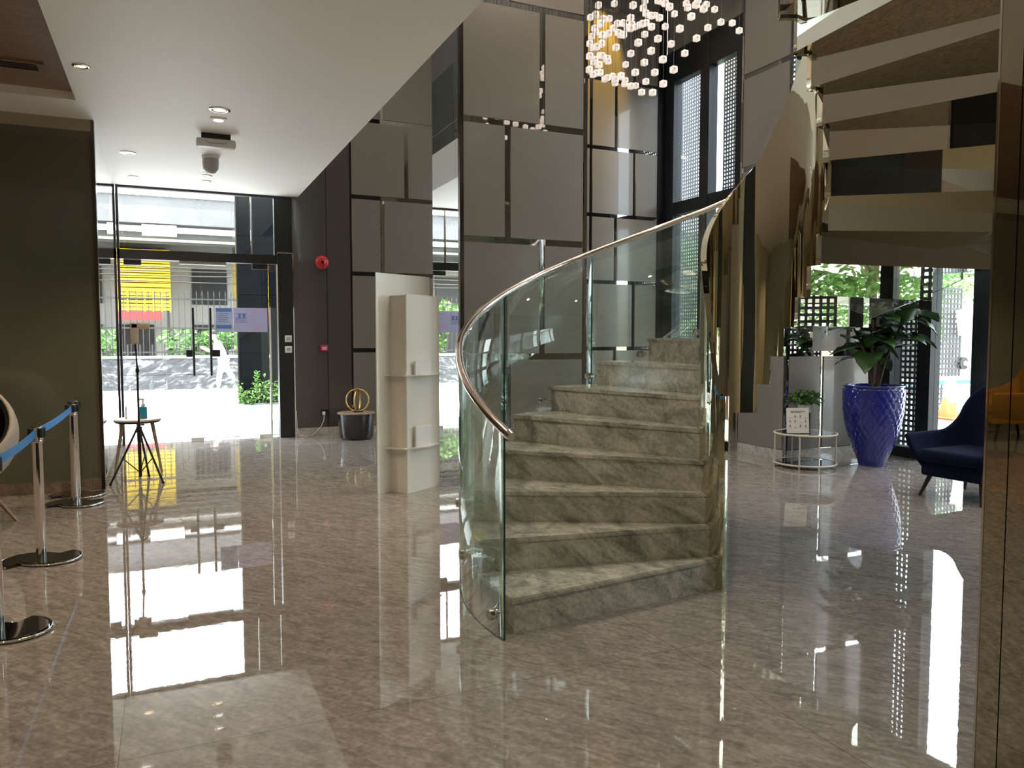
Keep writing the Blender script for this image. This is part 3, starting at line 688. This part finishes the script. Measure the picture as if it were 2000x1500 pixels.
# ------------------------------------------------------------------ blue planter and fig
GX, GY = 7.55, 6.45
t = empty('planter', (GX, GY, 0), 'tall cobalt blue fish scale glazed planter by the window', 'planter')
prof = [(0, .135), (.05, .145), (.19, .205), (.34, .252), (.5, .292), (.64, .313), (.8, .32), (.93, .322)]
def rad(z):
    for (z0, r0), (z1, r1) in zip(prof, prof[1:]):
        if z0 <= z <= z1: return r0 + (r1 - r0) * (z - z0) / (z1 - z0)
    return prof[-1][1]
m = MB(); NR, NC, SCN, ROWN = 120, 312, 26, 15
vs = []
for i in range(NR + 1):
    z = .93 * i / NR; v_ = z / .93 * ROWN
    for k in range(NC):
        an = 2 * pi * k / NC; best = 0
        for rr in (math.floor(v_) - 1, math.floor(v_), math.floor(v_) + 1):
            uu = an / (2 * pi) * SCN + (.5 if rr % 2 else 0); du = (uu - math.floor(uu) - .5) * 2
            dv = (v_ - rr - .3) / 1.1                    # a scale is round at its top and tucks under at its foot
            d2 = du * du + (dv * dv if dv > 0 else .35 * dv * dv)
            if d2 < 1: best = max(best, sqrt(1 - d2) ** .7 * (.45 + .55 * (dv + 1) / 2))
        r = rad(z) + .024 * best * (1 if z < .9 else 0) * min(1, .5 + z)
        vs.append((GX + r * cos(an), GY + r * sin(an), z))
fs = [(i * NC + k, i * NC + (k + 1) % NC, (i + 1) * NC + (k + 1) % NC, (i + 1) * NC + k) for i in range(NR) for k in range(NC)]
m.add(vs, fs, 0, True); m.add(vs, [tuple(range(NC - 1, -1, -1))], 0)
m.build('planter_body', 'blue', t)
MB().lathe([(.334, .925), (.342, .93), (.338, .944), (.312, .944), (.305, .9), (.30, .84), (.001, .84)], (GX, GY, 0), 48).build('rim', 'blue', t)
pt = empty('fig_plant', (GX, GY, .84), 'large leaved fig plant growing in the cobalt blue planter', 'plant')
MB().cyl((GX, GY, .83), (GX, GY, .845), .30, n=32).build('soil', 'soil', pt)
stems = [[(GX - .06, GY - .02, .84), (GX - .08, GY, 1.15), (GX - .20, GY + .03, 1.45), (GX - .32, GY + .06, 1.66)],
         [(GX - .03, GY, .84), (GX - .06, GY - .03, 1.2), (GX - .14, GY - .06, 1.5), (GX - .16, GY - .1, 1.80)],
         [(GX + .05, GY, .84), (GX + .08, GY, 1.2), (GX + .06, GY + .05, 1.5), (GX - .02, GY, 1.85), (GX + .02, GY, 2.0)],
         [(GX + .06, GY + .02, .84), (GX + .12, GY - .05, 1.25), (GX + .24, GY - .1, 1.55), (GX + .42, GY - .14, 1.85)]]
m = MB()
for s_ in stems:
    P = []
    for (a, b) in zip(s_, s_[1:]):
        for k in range(4): P.append(Vector(a).lerp(Vector(b), k / 4))
    P.append(Vector(s_[-1])); m.tube(P, [.022 - .013 * k / len(P) for k in range(len(P))], 8)
m.build('trunk', 'trunk', pt)
def leaf(mb, base, d, up, L, Wd, droop=.25, curl=.15):
    d = Vector(d).normalized(); up = Vector(up); sd = d.cross(up).normalized(); up = sd.cross(d)
    n = 8; vs = []
    for i in range(n + 1):
        s = i / n; wv = Wd * (sin(pi * min(1, s ** .75)) * (.55 + .6 * s) if s < 1 else 0) * .62 + .002
        c = Vector(base) + d * L * s - Vector((0, 0, 1)) * droop * L * s * s
        rip = .012 * sin(i * 2.3)
        vs += [c - sd * wv + up * (curl * wv + rip), c - sd * wv * .5 + up * (curl * .3 * wv), c, c + sd * wv * .5 + up * (curl * .3 * wv), c + sd * wv + up * (curl * wv - rip)]
    th = .003; nb = len(vs); vs2 = [v - up * th for v in vs]
    fs = [(i * 5 + k, i * 5 + k + 1, i * 5 + k + 6, i * 5 + k + 5) for i in range(n) for k in range(4)]
    mb.add(vs + vs2, fs + [tuple(nb + q for q in reversed(f)) for f in fs], 0, True)
m = MB(); r2 = random.Random(3)
for si, s_ in enumerate(stems):
    nl = (10, 13, 15, 16)[si]
    for k in range(nl):
        f_ = .42 + .58 * k / (nl - 1); idx = f_ * (len(s_) - 1); i0 = min(int(idx), len(s_) - 2)
        b = Vector(s_[i0]).lerp(Vector(s_[i0 + 1]), idx - i0)
        an = k * 2.4 + si * 1.3; el = r2.uniform(-.15, .75)
        d = Vector((cos(an) * cos(el), sin(an) * cos(el), sin(el))); st = b + d * .05
        leaf(m, st, d, (0, 0, 1), r2.uniform(.28, .42), r2.uniform(.22, .30), r2.uniform(.15, .6), r2.uniform(.05, .5))
m.build('foliage', 'leaf', pt)

# ------------------------------------------------------------------ round glass table with sign and small plant
RX, RY, RT = 6.78, 6.72, .345
t = empty('side_table', (RX, RY, 0), 'round cream wire side table with black glass shelves beside the planter', 'side table')
for z, nm in ((.385, 'tabletop'), (.04, 'lower_shelf')):
    MB().cyl((RX, RY, z), (RX, RY, z + .01), RT - .01, n=48).build(nm, 'blackglass', t)
    MB().tube([(RX + RT * cos(2 * pi * k / 48), RY + RT * sin(2 * pi * k / 48), z + .003) for k in range(48)], .011, 8, closed=True).build('ring_rail', 'cream', t)
for an in (215, 250, 330, 70, 150):
    MB().cyl((RX + RT * cos(radians(an)), RY + RT * sin(radians(an)), 0), (RX + RT * cos(radians(an)), RY + RT * sin(radians(an)), .39), .009, n=8).build('leg', 'cream', t)
fd = Vector((-Fv.x, -Fv.y, 0)).normalized(); sdv = Vector((Rv.x, Rv.y, 0))
cpos = Vector((RX, RY, 0)) - sdv * .14 + fd * .12
t = empty('sign_card', (cpos.x, cpos.y, .401), 'cream printed sign standing on the round black glass table', 'sign')
tilt = Vector((0, 0, 1)) - fd * .12
MB().obox(cpos + Vector((0, 0, .401 + .145)), sdv * .128, fd * .004, tilt * .143).build('sign_board', 'paper', t)
m = MB()
def mark(a, b, w_, h_): m.obox(cpos + Vector((0, 0, .401 + .145)) + sdv * a + tilt * b + fd * .005, sdv * w_, fd * .0008, tilt * h_)
mark(0, .105, .085, .004); mark(-.02, .09, .06, .003)
for q in range(3):
    for w_ in range(4):
        a = -.09 + w_ * .06; b = .05 - q * .055
        if (q * 4 + w_) % 3: mark(a, b, .007, .009)
        mark(a, b - .02, .016, .002)
m.build('print', 'ink', t)
MB().obox(cpos - fd * .045 + Vector((0, 0, .401 + .05)), sdv * .05, fd * .003, Vector((0, 0, 1)) * .05 + fd * .03).build('easel_back', 'paper', t)
vp = Vector((RX, RY, 0)) - sdv * .0 - fd * .05
t = empty('potted_plant', (vp.x, vp.y, .395), 'small bushy green plant in a clear vase with white sleeve, on round table', 'plant')
MB().rbox(vp.x - .055, vp.y - .055, .62, vp.x + .055, vp.y + .055, .72, .01).build('white_sleeve', 'plastic', t)
MB().rbox(vp.x - .05, vp.y - .05, .396, vp.x + .05, vp.y + .05, .62, .008).build('vase', 'darkwood', t)
m = MB(); r3 = random.Random(5)
for k in range(260):
    an = r3.uniform(0, 2 * pi); el = r3.uniform(-.4, 1.4); rr = r3.uniform(.05, .2)
    p = vp + Vector((cos(an) * cos(el) * rr, sin(an) * cos(el) * rr, .77 + sin(el) * rr * .62))
    d = Vector((cos(an), sin(an), r3.uniform(-.6, .6)))
    leaf(m, p, d, (0, 0, 1), r3.uniform(.03, .055), .03, .3, .2)
for k in range(14):
    an = k * .45; m.cyl((vp.x, vp.y, .70), (vp.x + .12 * cos(an), vp.y + .12 * sin(an), .84), .003, n=4)
m.build('foliage', 'bush', t)

# ------------------------------------------------------------------ armchairs
def armchair(fabric, legs):
    """shell armchair facing -X, origin at floor centre"""
    t = empty('armchair', (0, 0, 0))
    # wrapped shell: plan U, top height and flare vary along it
    n = 44; vs = []; prof_n = 9
    for i in range(n + 1):
        s = -1 + 2 * i / n                       # -1 front of one arm, 0 back centre, 1 front of other arm
        a = abs(s)
        if a > .42:
            f = (a - .42) / .58; bx = .30 - .72 * f; by = .335 + .035 * sin(pi * f) + .02 * f; nx, ny = 0, 1
        else:
            th = (a / .42) * pi / 2; bx = .30 + .09 * cos(th) ** .8 - .0; by = .335 * sin(th) ; nx, ny = cos(th), sin(th)
        sg = 1 if s > 0 else -1
        top = .595 + .50 * (0.5 + .5 * cos(pi * min(1, a / .66))) - .02 * max(0, a - .8)
        if a < .62: flare = .05 + .03 * cos(pi * a / .62)
        else: flare = .05 + .02 * (a - .62)
        for j in range(prof_n):
            q = j / (prof_n - 1)
            z = .20 + (top - .20) * q; ins = -.13 * (1 - q) ** 2.2
            k = ins + flare * q
            fx = -.03 * q if a > .8 else 0
            frontlean = (.09 * (1 - q) ** 1.6) * max(0, (a - .6) / .4)
            vs.append((bx + nx * k + frontlean + fx, sg * (by + ny * k), z))
    ou = vs; th = .055; inn = []
    for i in range(n + 1):
        s = -1 + 2 * i / n; a = abs(s); sg = 1 if s > 0 else -1
        if a > .42: nx, ny = 0, sg
        else: nx, ny = cos((a / .42) * pi / 2), sg * sin((a / .42) * pi / 2)
        for j in range(prof_n):
            x, y, z = ou[i * prof_n + j]; tt = th * (1.25 - .5 * j / (prof_n - 1)); inn.append((x - nx * tt, y - ny * tt, z))
    N = len(ou); m = MB(); fs = []
    for i in range(n):
        for j in range(prof_n - 1):
            a_ = i * prof_n + j; b_ = a_ + prof_n
            fs.append((a_, b_, b_ + 1, a_ + 1)); fs.append((N + a_ + 1, N + b_ + 1, N + b_, N + a_))
        a_ = i * prof_n + prof_n - 1; fs.append((a_, a_ + prof_n, N + a_ + prof_n, N + a_))
        a_ = i * prof_n; fs.append((N + a_, N + a_ + prof_n, a_ + prof_n, a_))
    for i, fl_ in ((0, 0), (n, 1)):
        for j in range(prof_n - 1):
            a_ = i * prof_n + j; f = (a_, a_ + 1, N + a_ + 1, N + a_); fs.append(f if fl_ == 0 else f[::-1])
    m.add(ou + inn, fs, 0, True); sh = m.build('shell', fabric, t)
    md = sh.modifiers.new('soft', 'SUBSURF'); md.levels = 1; md.render_levels = 1
    MB().rbox(-.40, -.30, .335, .30, .30, .455, .05, 0, 4).build('seat_cushion', fabric, t)
    MB().rbox(-.36, -.29, .2, .30, .29, .345, .03, 0, 3).build('seat_base', fabric, t)
    for sx, sy in ((-1, 1), (-1, -1), (1, 1), (1, -1)):
        MB().cyl((sx * .26, sy * .24, .22), (sx * .34, sy * .30, 0), .024, .014, 12).build('leg', legs, t)
    return t
ac = armchair('navy', 'darkwood'); ac.location = (6.86, 4.72, 0); ac.rotation_euler.z = radians(2)
tag(ac, 'navy velvet shell armchair with dark wooden legs beside the window', 'armchair')
oc = armchair('ochre', 'darkwood'); oc.scale = (1.15, 1.15, 1.2); oc.location = (-6.4, 7.35, 0); oc.rotation_euler.z = radians(205)
tag(oc, 'ochre velvet shell armchair, seen reflected in the mirror column', 'armchair')
# pale shell lounge chair cut by the left edge
LX, LY, LZ = -1.50, 7.25, .735
t = empty('lounge_chair', (LX, LY, 0), 'pale grey egg shell lounge chair lined in black, at the left edge', 'chair')
ax_ = Vector((.22, -.80, .56)).normalized(); e1 = ax_.orthogonal().normalized(); e2 = ax_.cross(e1)
def egg(k, ph0, nr=16, nc=40):
    v = []
    for i in range(nr + 1):
        ph = radians(ph0 * max(i, .02) / nr)
        for q in range(nc):
            d = -ax_ * cos(ph) + (e1 * cos(2 * pi * q / nc) + e2 * sin(2 * pi * q / nc)) * sin(ph)
            v.append((LX + d.x * .40 * k, LY + d.y * .39 * k, LZ + d.z * .435 * k))
    return v
def double(ko, ki, ph):
    nr, nc = 16, 40; a, b = egg(ko, ph), egg(ki, ph); N = len(a)
    g = [(i * nc + q, i * nc + (q + 1) % nc, (i + 1) * nc + (q + 1) % nc, (i + 1) * nc + q) for i in range(nr) for q in range(nc)]
    r = [(nr * nc + q, nr * nc + (q + 1) % nc, N + nr * nc + (q + 1) % nc, N + nr * nc + q) for q in range(nc)]
    return MB().add(a + b, g + [tuple(N + x for x in f[::-1]) for f in g] + r, 0, True)
double(1, .95, 124).build('shell', 'shell', t)
double(.945, .86, 122).build('lining', 'blackfabric', t)
MB().lathe([(.001, .42), (.2, .42), (.26, .47), (.25, .53), (.18, .55), (.001, .55)], (LX, LY, 0), 32).build('seat_cushion', 'blackfabric', t)
for an in (12, 110, 200, 290):
    dx, dy = cos(radians(an)), sin(radians(an))
    MB().cyl((LX + .12 * dx, LY + .12 * dy, .36), (LX + .36 * dx, LY + .36 * dy, 0), .02, .013, 10).build('leg', 'pale_wood', t)

# ------------------------------------------------------------------ outside: window side
MB().box(XW + .2, -12, -.12, 40, 11.9, -.02).build('ground', 'pave', **ST)
MB().box(-45, 12.0, -.12, 40, 60, -.02).build('ground', 'pave', **ST)
MB().box(-.6, 11.98, -.12, 1.75, 12.0, -.0).build('floor', 'pave', **ST)
def lattice(x, y0, y1, z0, z1, pitch, bar, lab, along='y', depth=.02):
    m = MB(); n = int((y1 - y0) / pitch); k = int((z1 - z0) / pitch)
    for i in range(n + 1):
        y = y0 + i * pitch
        if along == 'y': m.box(x, y, z0, x + depth, y + bar, z1)
        else: m.box(y, x, z0, y + bar, x + depth, z1)
    for j in range(k + 1):
        z = z0 + j * pitch
        if along == 'y': m.box(x + .001, y0, z, x + depth - .001, y0 + n * pitch + bar, z + bar)
        else: m.box(y0, x + .001, z, y0 + n * pitch + bar, x + depth - .001, z + bar)
    return m.build('lattice_screen', 'lattice', label=lab, cat='lattice screen', group='dark lattice screens outside the windows')
lattice(8.9, 11.35, 13.4, -.02, 6.5, .066, .03, 'dark square lattice screen outside the far window, beside the panelled wall')
lattice(8.9, 10.1, 10.86, -.02, 6.5, .066, .03, 'narrow dark lattice screen behind the right side of the far tall window')
lattice(8.8, 6.60, 7.35, -.02, 6.5, .07, .034, 'dark square lattice screen just outside window behind blue planter')
lattice(8.8, 4.9, 5.75, -.02, 6.5, .07, .034, 'dark lattice screen outside window behind the navy armchair')
lattice(8.8, 2.4, 4.4, -.02, 6.5, .085, .038, 'wide dark lattice screen outside the windows to the right, hidden behind the mirror column')
lattice(11.0, 13.6, 15.4, -.02, 2.5, .105, .04, 'free standing dark lattice fence behind the traffic cone', 'x')
t = empty('white_wall', (16.9, 11.2, -.02), 'white outdoor wall with machine boxes seen past the lattice fence', 'wall')
MB().box(15.42, 11.1, -.02, 19, 11.3, 2.2).build('wall_slab', 'facade', t)
MB().obox((15.55, 10.92, 1.85), (.24, .05, .05), (-.03, .14, 0), (.04, 0, -.26)).build('machine_box', 'plastic', t)
MB().box(15.3, 10.85, -.02, 16.0, 11.1, .6).build('cabinet', 'plastic', t)
MB().tube([(15.5, 11.08, .95), (15.52, 10.95, .95), (15.72, 10.9, .87), (15.8, 10.9, .6)], .05, 10).build('hose', 'plastic', t)
MB().cyl((15.5, 11.1, .95), (15.5, 10.96, .95), .13, n=20).build('flange', 'black', t)
t = empty('barrier_rail', (13.2, 9.75, -.02), 'blue and white barrier rail in front of the lattice fence', 'barrier')
MB().box(11.6, 9.95, .60, 15.2, 10.0, .68).build('lower_board', 'barrier', t)
MB().box(11.6, 9.95, .68, 15.2, 10.0, .75).build('upper_board', 'plastic', t)
MB().box(11.8, 9.95, -.02, 11.86, 10.0, .6).box(14.9, 9.95, -.02, 14.96, 10.0, .6).build('barrier_post', 'plastic', t)
t = empty('traffic_cone', (13.35, 9.72, -.02), 'orange traffic cone draped with white cloth outside the window', 'traffic cone')
MB().lathe([(.19, .04), (.04, .68), (.001, .69)], (13.35, 9.72, -.02), 24).build('cone', 'orange', t)
MB().rbox(13.05, 9.42, -.02, 13.65, 10.02, .025, .015).build('base', 'orange', t)
MB().lathe([(.135, .3), (.13, .4), (.115, .58), (.09, .70), (.06, .75), (.001, .76)], (13.37, 9.71, -.02), 12).build('cloth', 'plastic', t)
def tree(name, x, y, z0, h, r, n, lab, seed, cat='tree', lf=.10, trunk=True, m_='tree', group=None):
    if lf == .10: n = int(n * 2.6)
    rr = random.Random(seed); t = empty(name, (x, y, 0 if trunk else z0), lab, cat, group)
    m = MB()
    blobs = [(x + rr.uniform(-.6, .6) * r, y + rr.uniform(-.6, .6) * r, z0 + h * rr.uniform(.2, .85), r * rr.uniform(.45, .75)) for _ in range(7)]
    for k in range(n):
        bx, by, bz, br = blobs[k % 7]
        d = Vector((rr.gauss(0, 1), rr.gauss(0, 1), rr.gauss(0, 1))).normalized()
        p = Vector((bx, by, bz)) + Vector((d.x * br, d.y * br, d.z * br * h / (2.2 * r))) * rr.uniform(.6, 1)
        a = Vector((rr.gauss(0, 1), rr.gauss(0, 1), rr.gauss(0, .6))).normalized(); b = a.orthogonal().normalized()
        s = lf * rr.uniform(.6, 1.2)
        m.add([p - a * s, p - b * s * .4, p + a * s, p + b * s * .4], [(0, 1, 2, 3)], 0)
    m.build('foliage', m_, t)
    if trunk: MB().cyl((x, y, -.02), (x, y, z0 + h * .5), .16, .08, 10).build('trunk', 'trunk', t)
    return t
TG = 'trees outside the right windows'
tree('tree', 18.4, 14.6, 1.2, 3.3, 1.8, 2200, 'leafy green tree above the lattice fence outside the window', 11, group=TG)
tree('tree', 25.2, 15.6, 1.4, 4.0, 2.1, 2000, 'leafy green tree over the white wall, right of the fence', 12, group=TG)
tree('tree', 12.2, 16.4, .9, 2.8, 1.5, 2200, 'leafy green tree low behind the far tall window', 13, group=TG)
tree('tree', 15.9, 20.6, 1.2, 3.4, 1.9, 2000, 'leafy green tree farthest out behind the far tall window', 14, group=TG)
tree('tree', 14.5, 5.6, 1.0, 4.4, 2.4, 2600, 'leafy green tree hidden behind the mirror column, reflected in the stair', 15, group=TG)
tree('tree', 12.6, .2, .8, 4.2, 2.2, 2400, 'leafy green tree outside the right window, reflected in the mirror core', 16, group=TG)

# ------------------------------------------------------------------ outside: street side
WYF = 24.4
t = empty('street_wall', (-2, WYF, -.02), 'low grey marble street wall with black iron railings opposite the door', 'wall')
m = MB()
for i in range(14):
    x = -14 + i * 2
    for z0, z1 in ((0, .42), (.43, .9)): m.box(x + .005, WYF, z0 - .02, x + 1.995, WYF + .3, z1)
m.build('wall_slab', 'street_marble', t)
MB().box(-14, WYF - .04, .9, 14, WYF + .34, .96).build('coping', 'concrete2', t)
m = MB()
for i in range(int(16 / .16)):
    x = -7 + i * .16; m.box(x, WYF + .14, .96, x + .022, WYF + .162, 2.75)
    m.add([(x - .01, WYF + .14, 2.75), (x + .032, WYF + .14, 2.75), (x + .011, WYF + .151, 2.9), (x + .011, WYF + .17, 2.75)], [(0, 1, 2), (1, 3, 2), (3, 0, 2)])
    if i % 2: m.box(x + .06, WYF + .1, .96, x + .1, WYF + .13, 1.3)
for z in (1.05, 1.75, 2.6): m.box(-7, WYF + .13, z, 9, WYF + .17, z + .04)
m.build('railing', 'iron', t)
for i, (x, w, mm) in enumerate(((-6.5, 2.2, 'redsign'), (3.2, .9, 'redsign'))):
    pass
# shop front with yellow awning
t = empty('shop_house', (-2.0, 33, -.02), 'white shop house with a bright yellow corrugated awning across the street', 'building')
MB().box(-14, 33.2, -.02, 12, 38, 4.6).build('facade', 'facade', t)
m = MB()
for i in range(9):
    x = -12.5 + i * 2.7
    for z0, z1 in ((.6, 2.0), (2.8, 4.2)): m.box(x, 33.12, z0, x + 1.3, 33.2, z1)
m.build('window', 'black', t)
aw = MB()
for k in range(9): aw.box(-4.1, 30.0 + k * .02, 3.1 + k * .17, .2, 33.2, 3.1 + k * .17 + .13)
aw.build('awning', 'yellow', t)
aw = MB()
for k in range(5): aw.box(-3.9, 29.9, 2.45 + k * .13, .2, 30.0, 2.45 + k * .13 + .09)
for k in range(16): aw.box(-3.9 + k * .27, 29.92, 2.4, -3.86 + k * .27, 29.98, 3.1)
aw.build('valance', 'yellow', t)
MB().box(-3.7, 29.95, 2.1, -.1, 30.05, 2.42).build('sign_board', 'redsign', t)
MB().box(-3.8, 30, -.02, -3.7, 30.1, 3.1).box(.05, 30, -.02, .15, 30.1, 3.1).build('awning_post', 'iron', t)
tree('street_tree', -3.2, 26.4, .9, 1.7, 1.1, 1500, 'light green shrub behind railings below the yellow awning', 21, 'shrub', .14, False)
tree('street_tree', -6.4, 27.8, .9, 2.0, 1.2, 1300, 'green shrub behind the railings left of yellow awning', 22, 'shrub', .16, False)
tree('street_tree', 1.2, 27.5, .6, 1.3, 1.3, 1000, 'low dark shrub behind the railings right of the awning', 23, 'shrub', .14, False, 'bush')
# viaduct
t = empty('viaduct', (0, 31, -.02), 'grey concrete railway viaduct crossing above the street', 'viaduct')
MB().box(-40, 27, 5.1, 40, 37, 5.95).build('deck', 'concrete', t)
m = MB()
for i in range(24): m.box(-40 + i * 3.4, 26.9, 5.95, -40 + i * 3.4 + 3.36, 27.15, 7.3)
m.build('parapet', 'concrete2', t)
m = MB()
for k, y in enumerate((27.6, 29.2, 31, 33, 35)): m.box(-40, y, 4.75, 40, y + .5, 5.1)
m.build('girder', 'concrete', t)
MB().cyl((-40, 27.3, 4.95), (40, 27.3, 4.95), .1, n=12).cyl((-40, 28.7, 4.85), (40, 28.7, 4.85), .12, n=12).build('pipe', 'concrete2', t)
MB().box(-.6, 26.98, 4.72, .4, 27.2, 5.05).build('junction_box', 'plastic', t)
for x in (-20, 18): MB().cyl((x, 32, -.02), (x, 32, 4.75), .9, n=24).build('column', 'concrete', t)
for i in range(7):
    m = MB(); z = 4.3 - i * .14; y = 25.2 + .12 * i
    m.tube([(-14 + 3 * k, y, z - .25 * sin(pi * k / 9) + .12 * sin(i * 1.7) * (k - 4) / 4) for k in range(10)], .018, 5)
    m.build('power_cable', 'iron', label='sagging black power cable over the railings across the street', cat='cable', group='power cables over the street')
# dark pillar and planter outside the door
t = empty('pillar', (2.3, 17.2, -.02), 'dark blue tiled pillar outside the glass door', 'pillar')
m = MB()
for z in range(7): m.box(1.36, 16.7, -.02 + z * 1.2, 3.2, 17.6, -.02 + z * 1.2 + 1.192)
m.build('tiles', 'tile', t)
MB().box(1.34, 16.75, -.02, 1.37, 17.6, 8).build('edge_trim', 'chrome', t)
t = empty('street_planter', (2.0, 16.4, -.02), 'low dark planter trough with green shrubs at the pillar base', 'planter')
MB().box(1.2, 16.1, -.02, 3.1, 16.65, .14).build('trough', 'pave2', t)
m = MB(); r4 = random.Random(9)
for k in range(420):
    x = r4.uniform(1.3, 2.4); y = r4.uniform(16.15, 16.6); hh = .2 + .28 * abs(sin(x * 4.2)) + r4.uniform(-.1, .1)
    leaf(m, (x, y, .14 + hh * r4.random()), (r4.uniform(-1, 1), r4.uniform(-1, 1), r4.uniform(.1, 1)), (0, .1, 1), r4.uniform(.06, .13), .03, .3, .2)
for k in range(60): leaf(m, (1.66 + .03 * sin(k), 16.3, .3 + k * .0085), (cos(k * 2.4) + .25, sin(k * 2.4), .8), (0, .1, 1), .07, .02, .2, .1)
m.build('foliage', 'tree', t)
m = MB()
for x in (.3, 1.35, 2.4):
    m.box(x, 12.4, -.02, x + .72, 16.0, -.012)
m.build('ground', 'pave2', **ST)

# ------------------------------------------------------------------ the man on the pavement
PXm, PYm = 1.42, 23.2
def skin_mesh(name, nodes_, edges, matn, parent, sub=2, root=0):
    o = Vector(ORG[parent.name]); me = bpy.data.meshes.new(name)
    me.from_pydata([Vector(n[0]) - o for n in nodes_], edges, [])
    me.materials.append(M[matn]); ob = bpy.data.objects.new(name, me); COL.objects.link(ob); ob.parent = parent
    ORG[ob.name] = tuple(o)
    md = ob.modifiers.new('skin', 'SKIN'); md.use_smooth_shade = True
    sv = me.skin_vertices[0].data
    for i, n in enumerate(nodes_):
        r = n[1]; sv[i].radius = (r, r) if not isinstance(r, tuple) else r; sv[i].use_root = i == root
    sb = ob.modifiers.new('sub', 'SUBSURF'); sb.levels = sub; sb.render_levels = sub
    return ob
ps = empty('person', (PXm, PYm, -.02), 'man in pale shirt and trousers striding left along the pavement outside, hands raised', 'person')
def P(x, y, z): return (PXm + x, PYm + y, z - .02)
J = [(P(.05, 0, .88), .12), (P(.0, 0, 1.05), .12), (P(-.06, 0, 1.25), .14), (P(-.12, 0, 1.4), .075), (P(-.17, 0, 1.47), .055), (P(-.20, 0, 1.56), .085), (P(-.22, 0, 1.66), .085),   # 0-6 spine, neck, head
     (P(-.10, -.17, 1.36), .06), (P(-.16, -.22, 1.10), .045), (P(-.38, -.14, 1.16), .036), (P(-.45, -.10, 1.20), .032),    # 7-10 near arm
     (P(-.10, .17, 1.36), .06), (P(-.18, .22, 1.10), .045), (P(-.40, .12, 1.20), .036), (P(-.47, .06, 1.24), .032),        # 11-14 far arm
     (P(.04, -.09, .85), .09), (P(-.07, -.1, .47), .062), (P(-.10, -.1, .09), .042), (P(-.22, -.1, .035), .035),       # 15-18 near leg
     (P(.07, .09, .85), .09), (P(.22, .1, .49), .062), (P(.46, .1, .20), .042), (P(.42, .1, .07), .035)]                # 19-22 far leg
Ed = [(0, 1), (1, 2), (2, 3), (3, 4), (4, 5), (5, 6), (2, 7), (7, 8), (8, 9), (9, 10), (2, 11), (11, 12), (12, 13), (13, 14), (0, 15), (15, 16), (16, 17), (17, 18), (0, 19), (19, 20), (20, 21), (21, 22)]
for w, sgn in ((10, -1), (14, 1)):
    bx, by, bz = J[w][0]
    for q, (dx, dy, dz, l) in enumerate(((-.06, -.02, .05, .8), (-.08, -.008, .03, 1), (-.085, .008, .01, 1), (-.07, .02, -.012, .85), (-.02, -.03 * sgn, .05, .75))):
        i = len(J); J.append(((bx + dx * l * .6, by + dy, bz + dz * l), .010)); J.append(((bx + dx * l * 1.05, by + dy * 1.1, bz + dz * l * .6), .008))
        Ed += [(w, i), (i, i + 1)]
body = skin_mesh('body', J, Ed, 'skin', ps)
skin_mesh('shirt', [(P(.05, 0, .84), .155), (P(.0, 0, 1.05), .155), (P(-.06, 0, 1.26), .17), (P(-.115, 0, 1.395), .095), (P(-.10, -.17, 1.36), .082), (P(-.14, -.215, 1.16), .07), (P(-.10, .17, 1.36), .082), (P(-.15, .215, 1.16), .07)],
          [(0, 1), (1, 2), (2, 3), (2, 4), (4, 5), (2, 6), (6, 7)], 'shirt', ps)
skin_mesh('trousers', [(P(.05, 0, .9), .14), (P(.04, -.09, .82), .105), (P(-.07, -.1, .47), .08), (P(-.10, -.1, .13), .06), (P(.07, .09, .82), .105), (P(.22, .1, .49), .08), (P(.44, .1, .23), .06)],
          [(0, 1), (1, 2), (2, 3), (0, 4), (4, 5), (5, 6)], 'trousers', ps)
MB().sphere(P(-.195, 0, 1.66), .1, 10, sc=(1, .92, .85)).build('hair', 'hair', ps)
MB().sphere(P(-.32, -.03, 1.6), .012, 6).sphere(P(-.32, .03, 1.6), .012, 6).build('eyes', 'hair', ps)
MB().cyl(P(-.305, 0, 1.6), P(-.335, 0, 1.56), .008, .016, 8).sphere(P(-.20, -.095, 1.57), .022, 6, sc=(.8, .4, 1.3)).sphere(P(-.20, .095, 1.57), .022, 6, sc=(.8, .4, 1.3)).build('nose_and_ears', 'skin', ps)
MB().rbox(*P(-.27, -.145, .0), *P(-.05, -.055, .09), .03).build('shoe', 'shoe', ps)
MB().obox(P(.44, .1, .11), (.04, 0, .09), (0, .045, 0), (.04, 0, -.02)).build('shoe', 'shoe', ps)
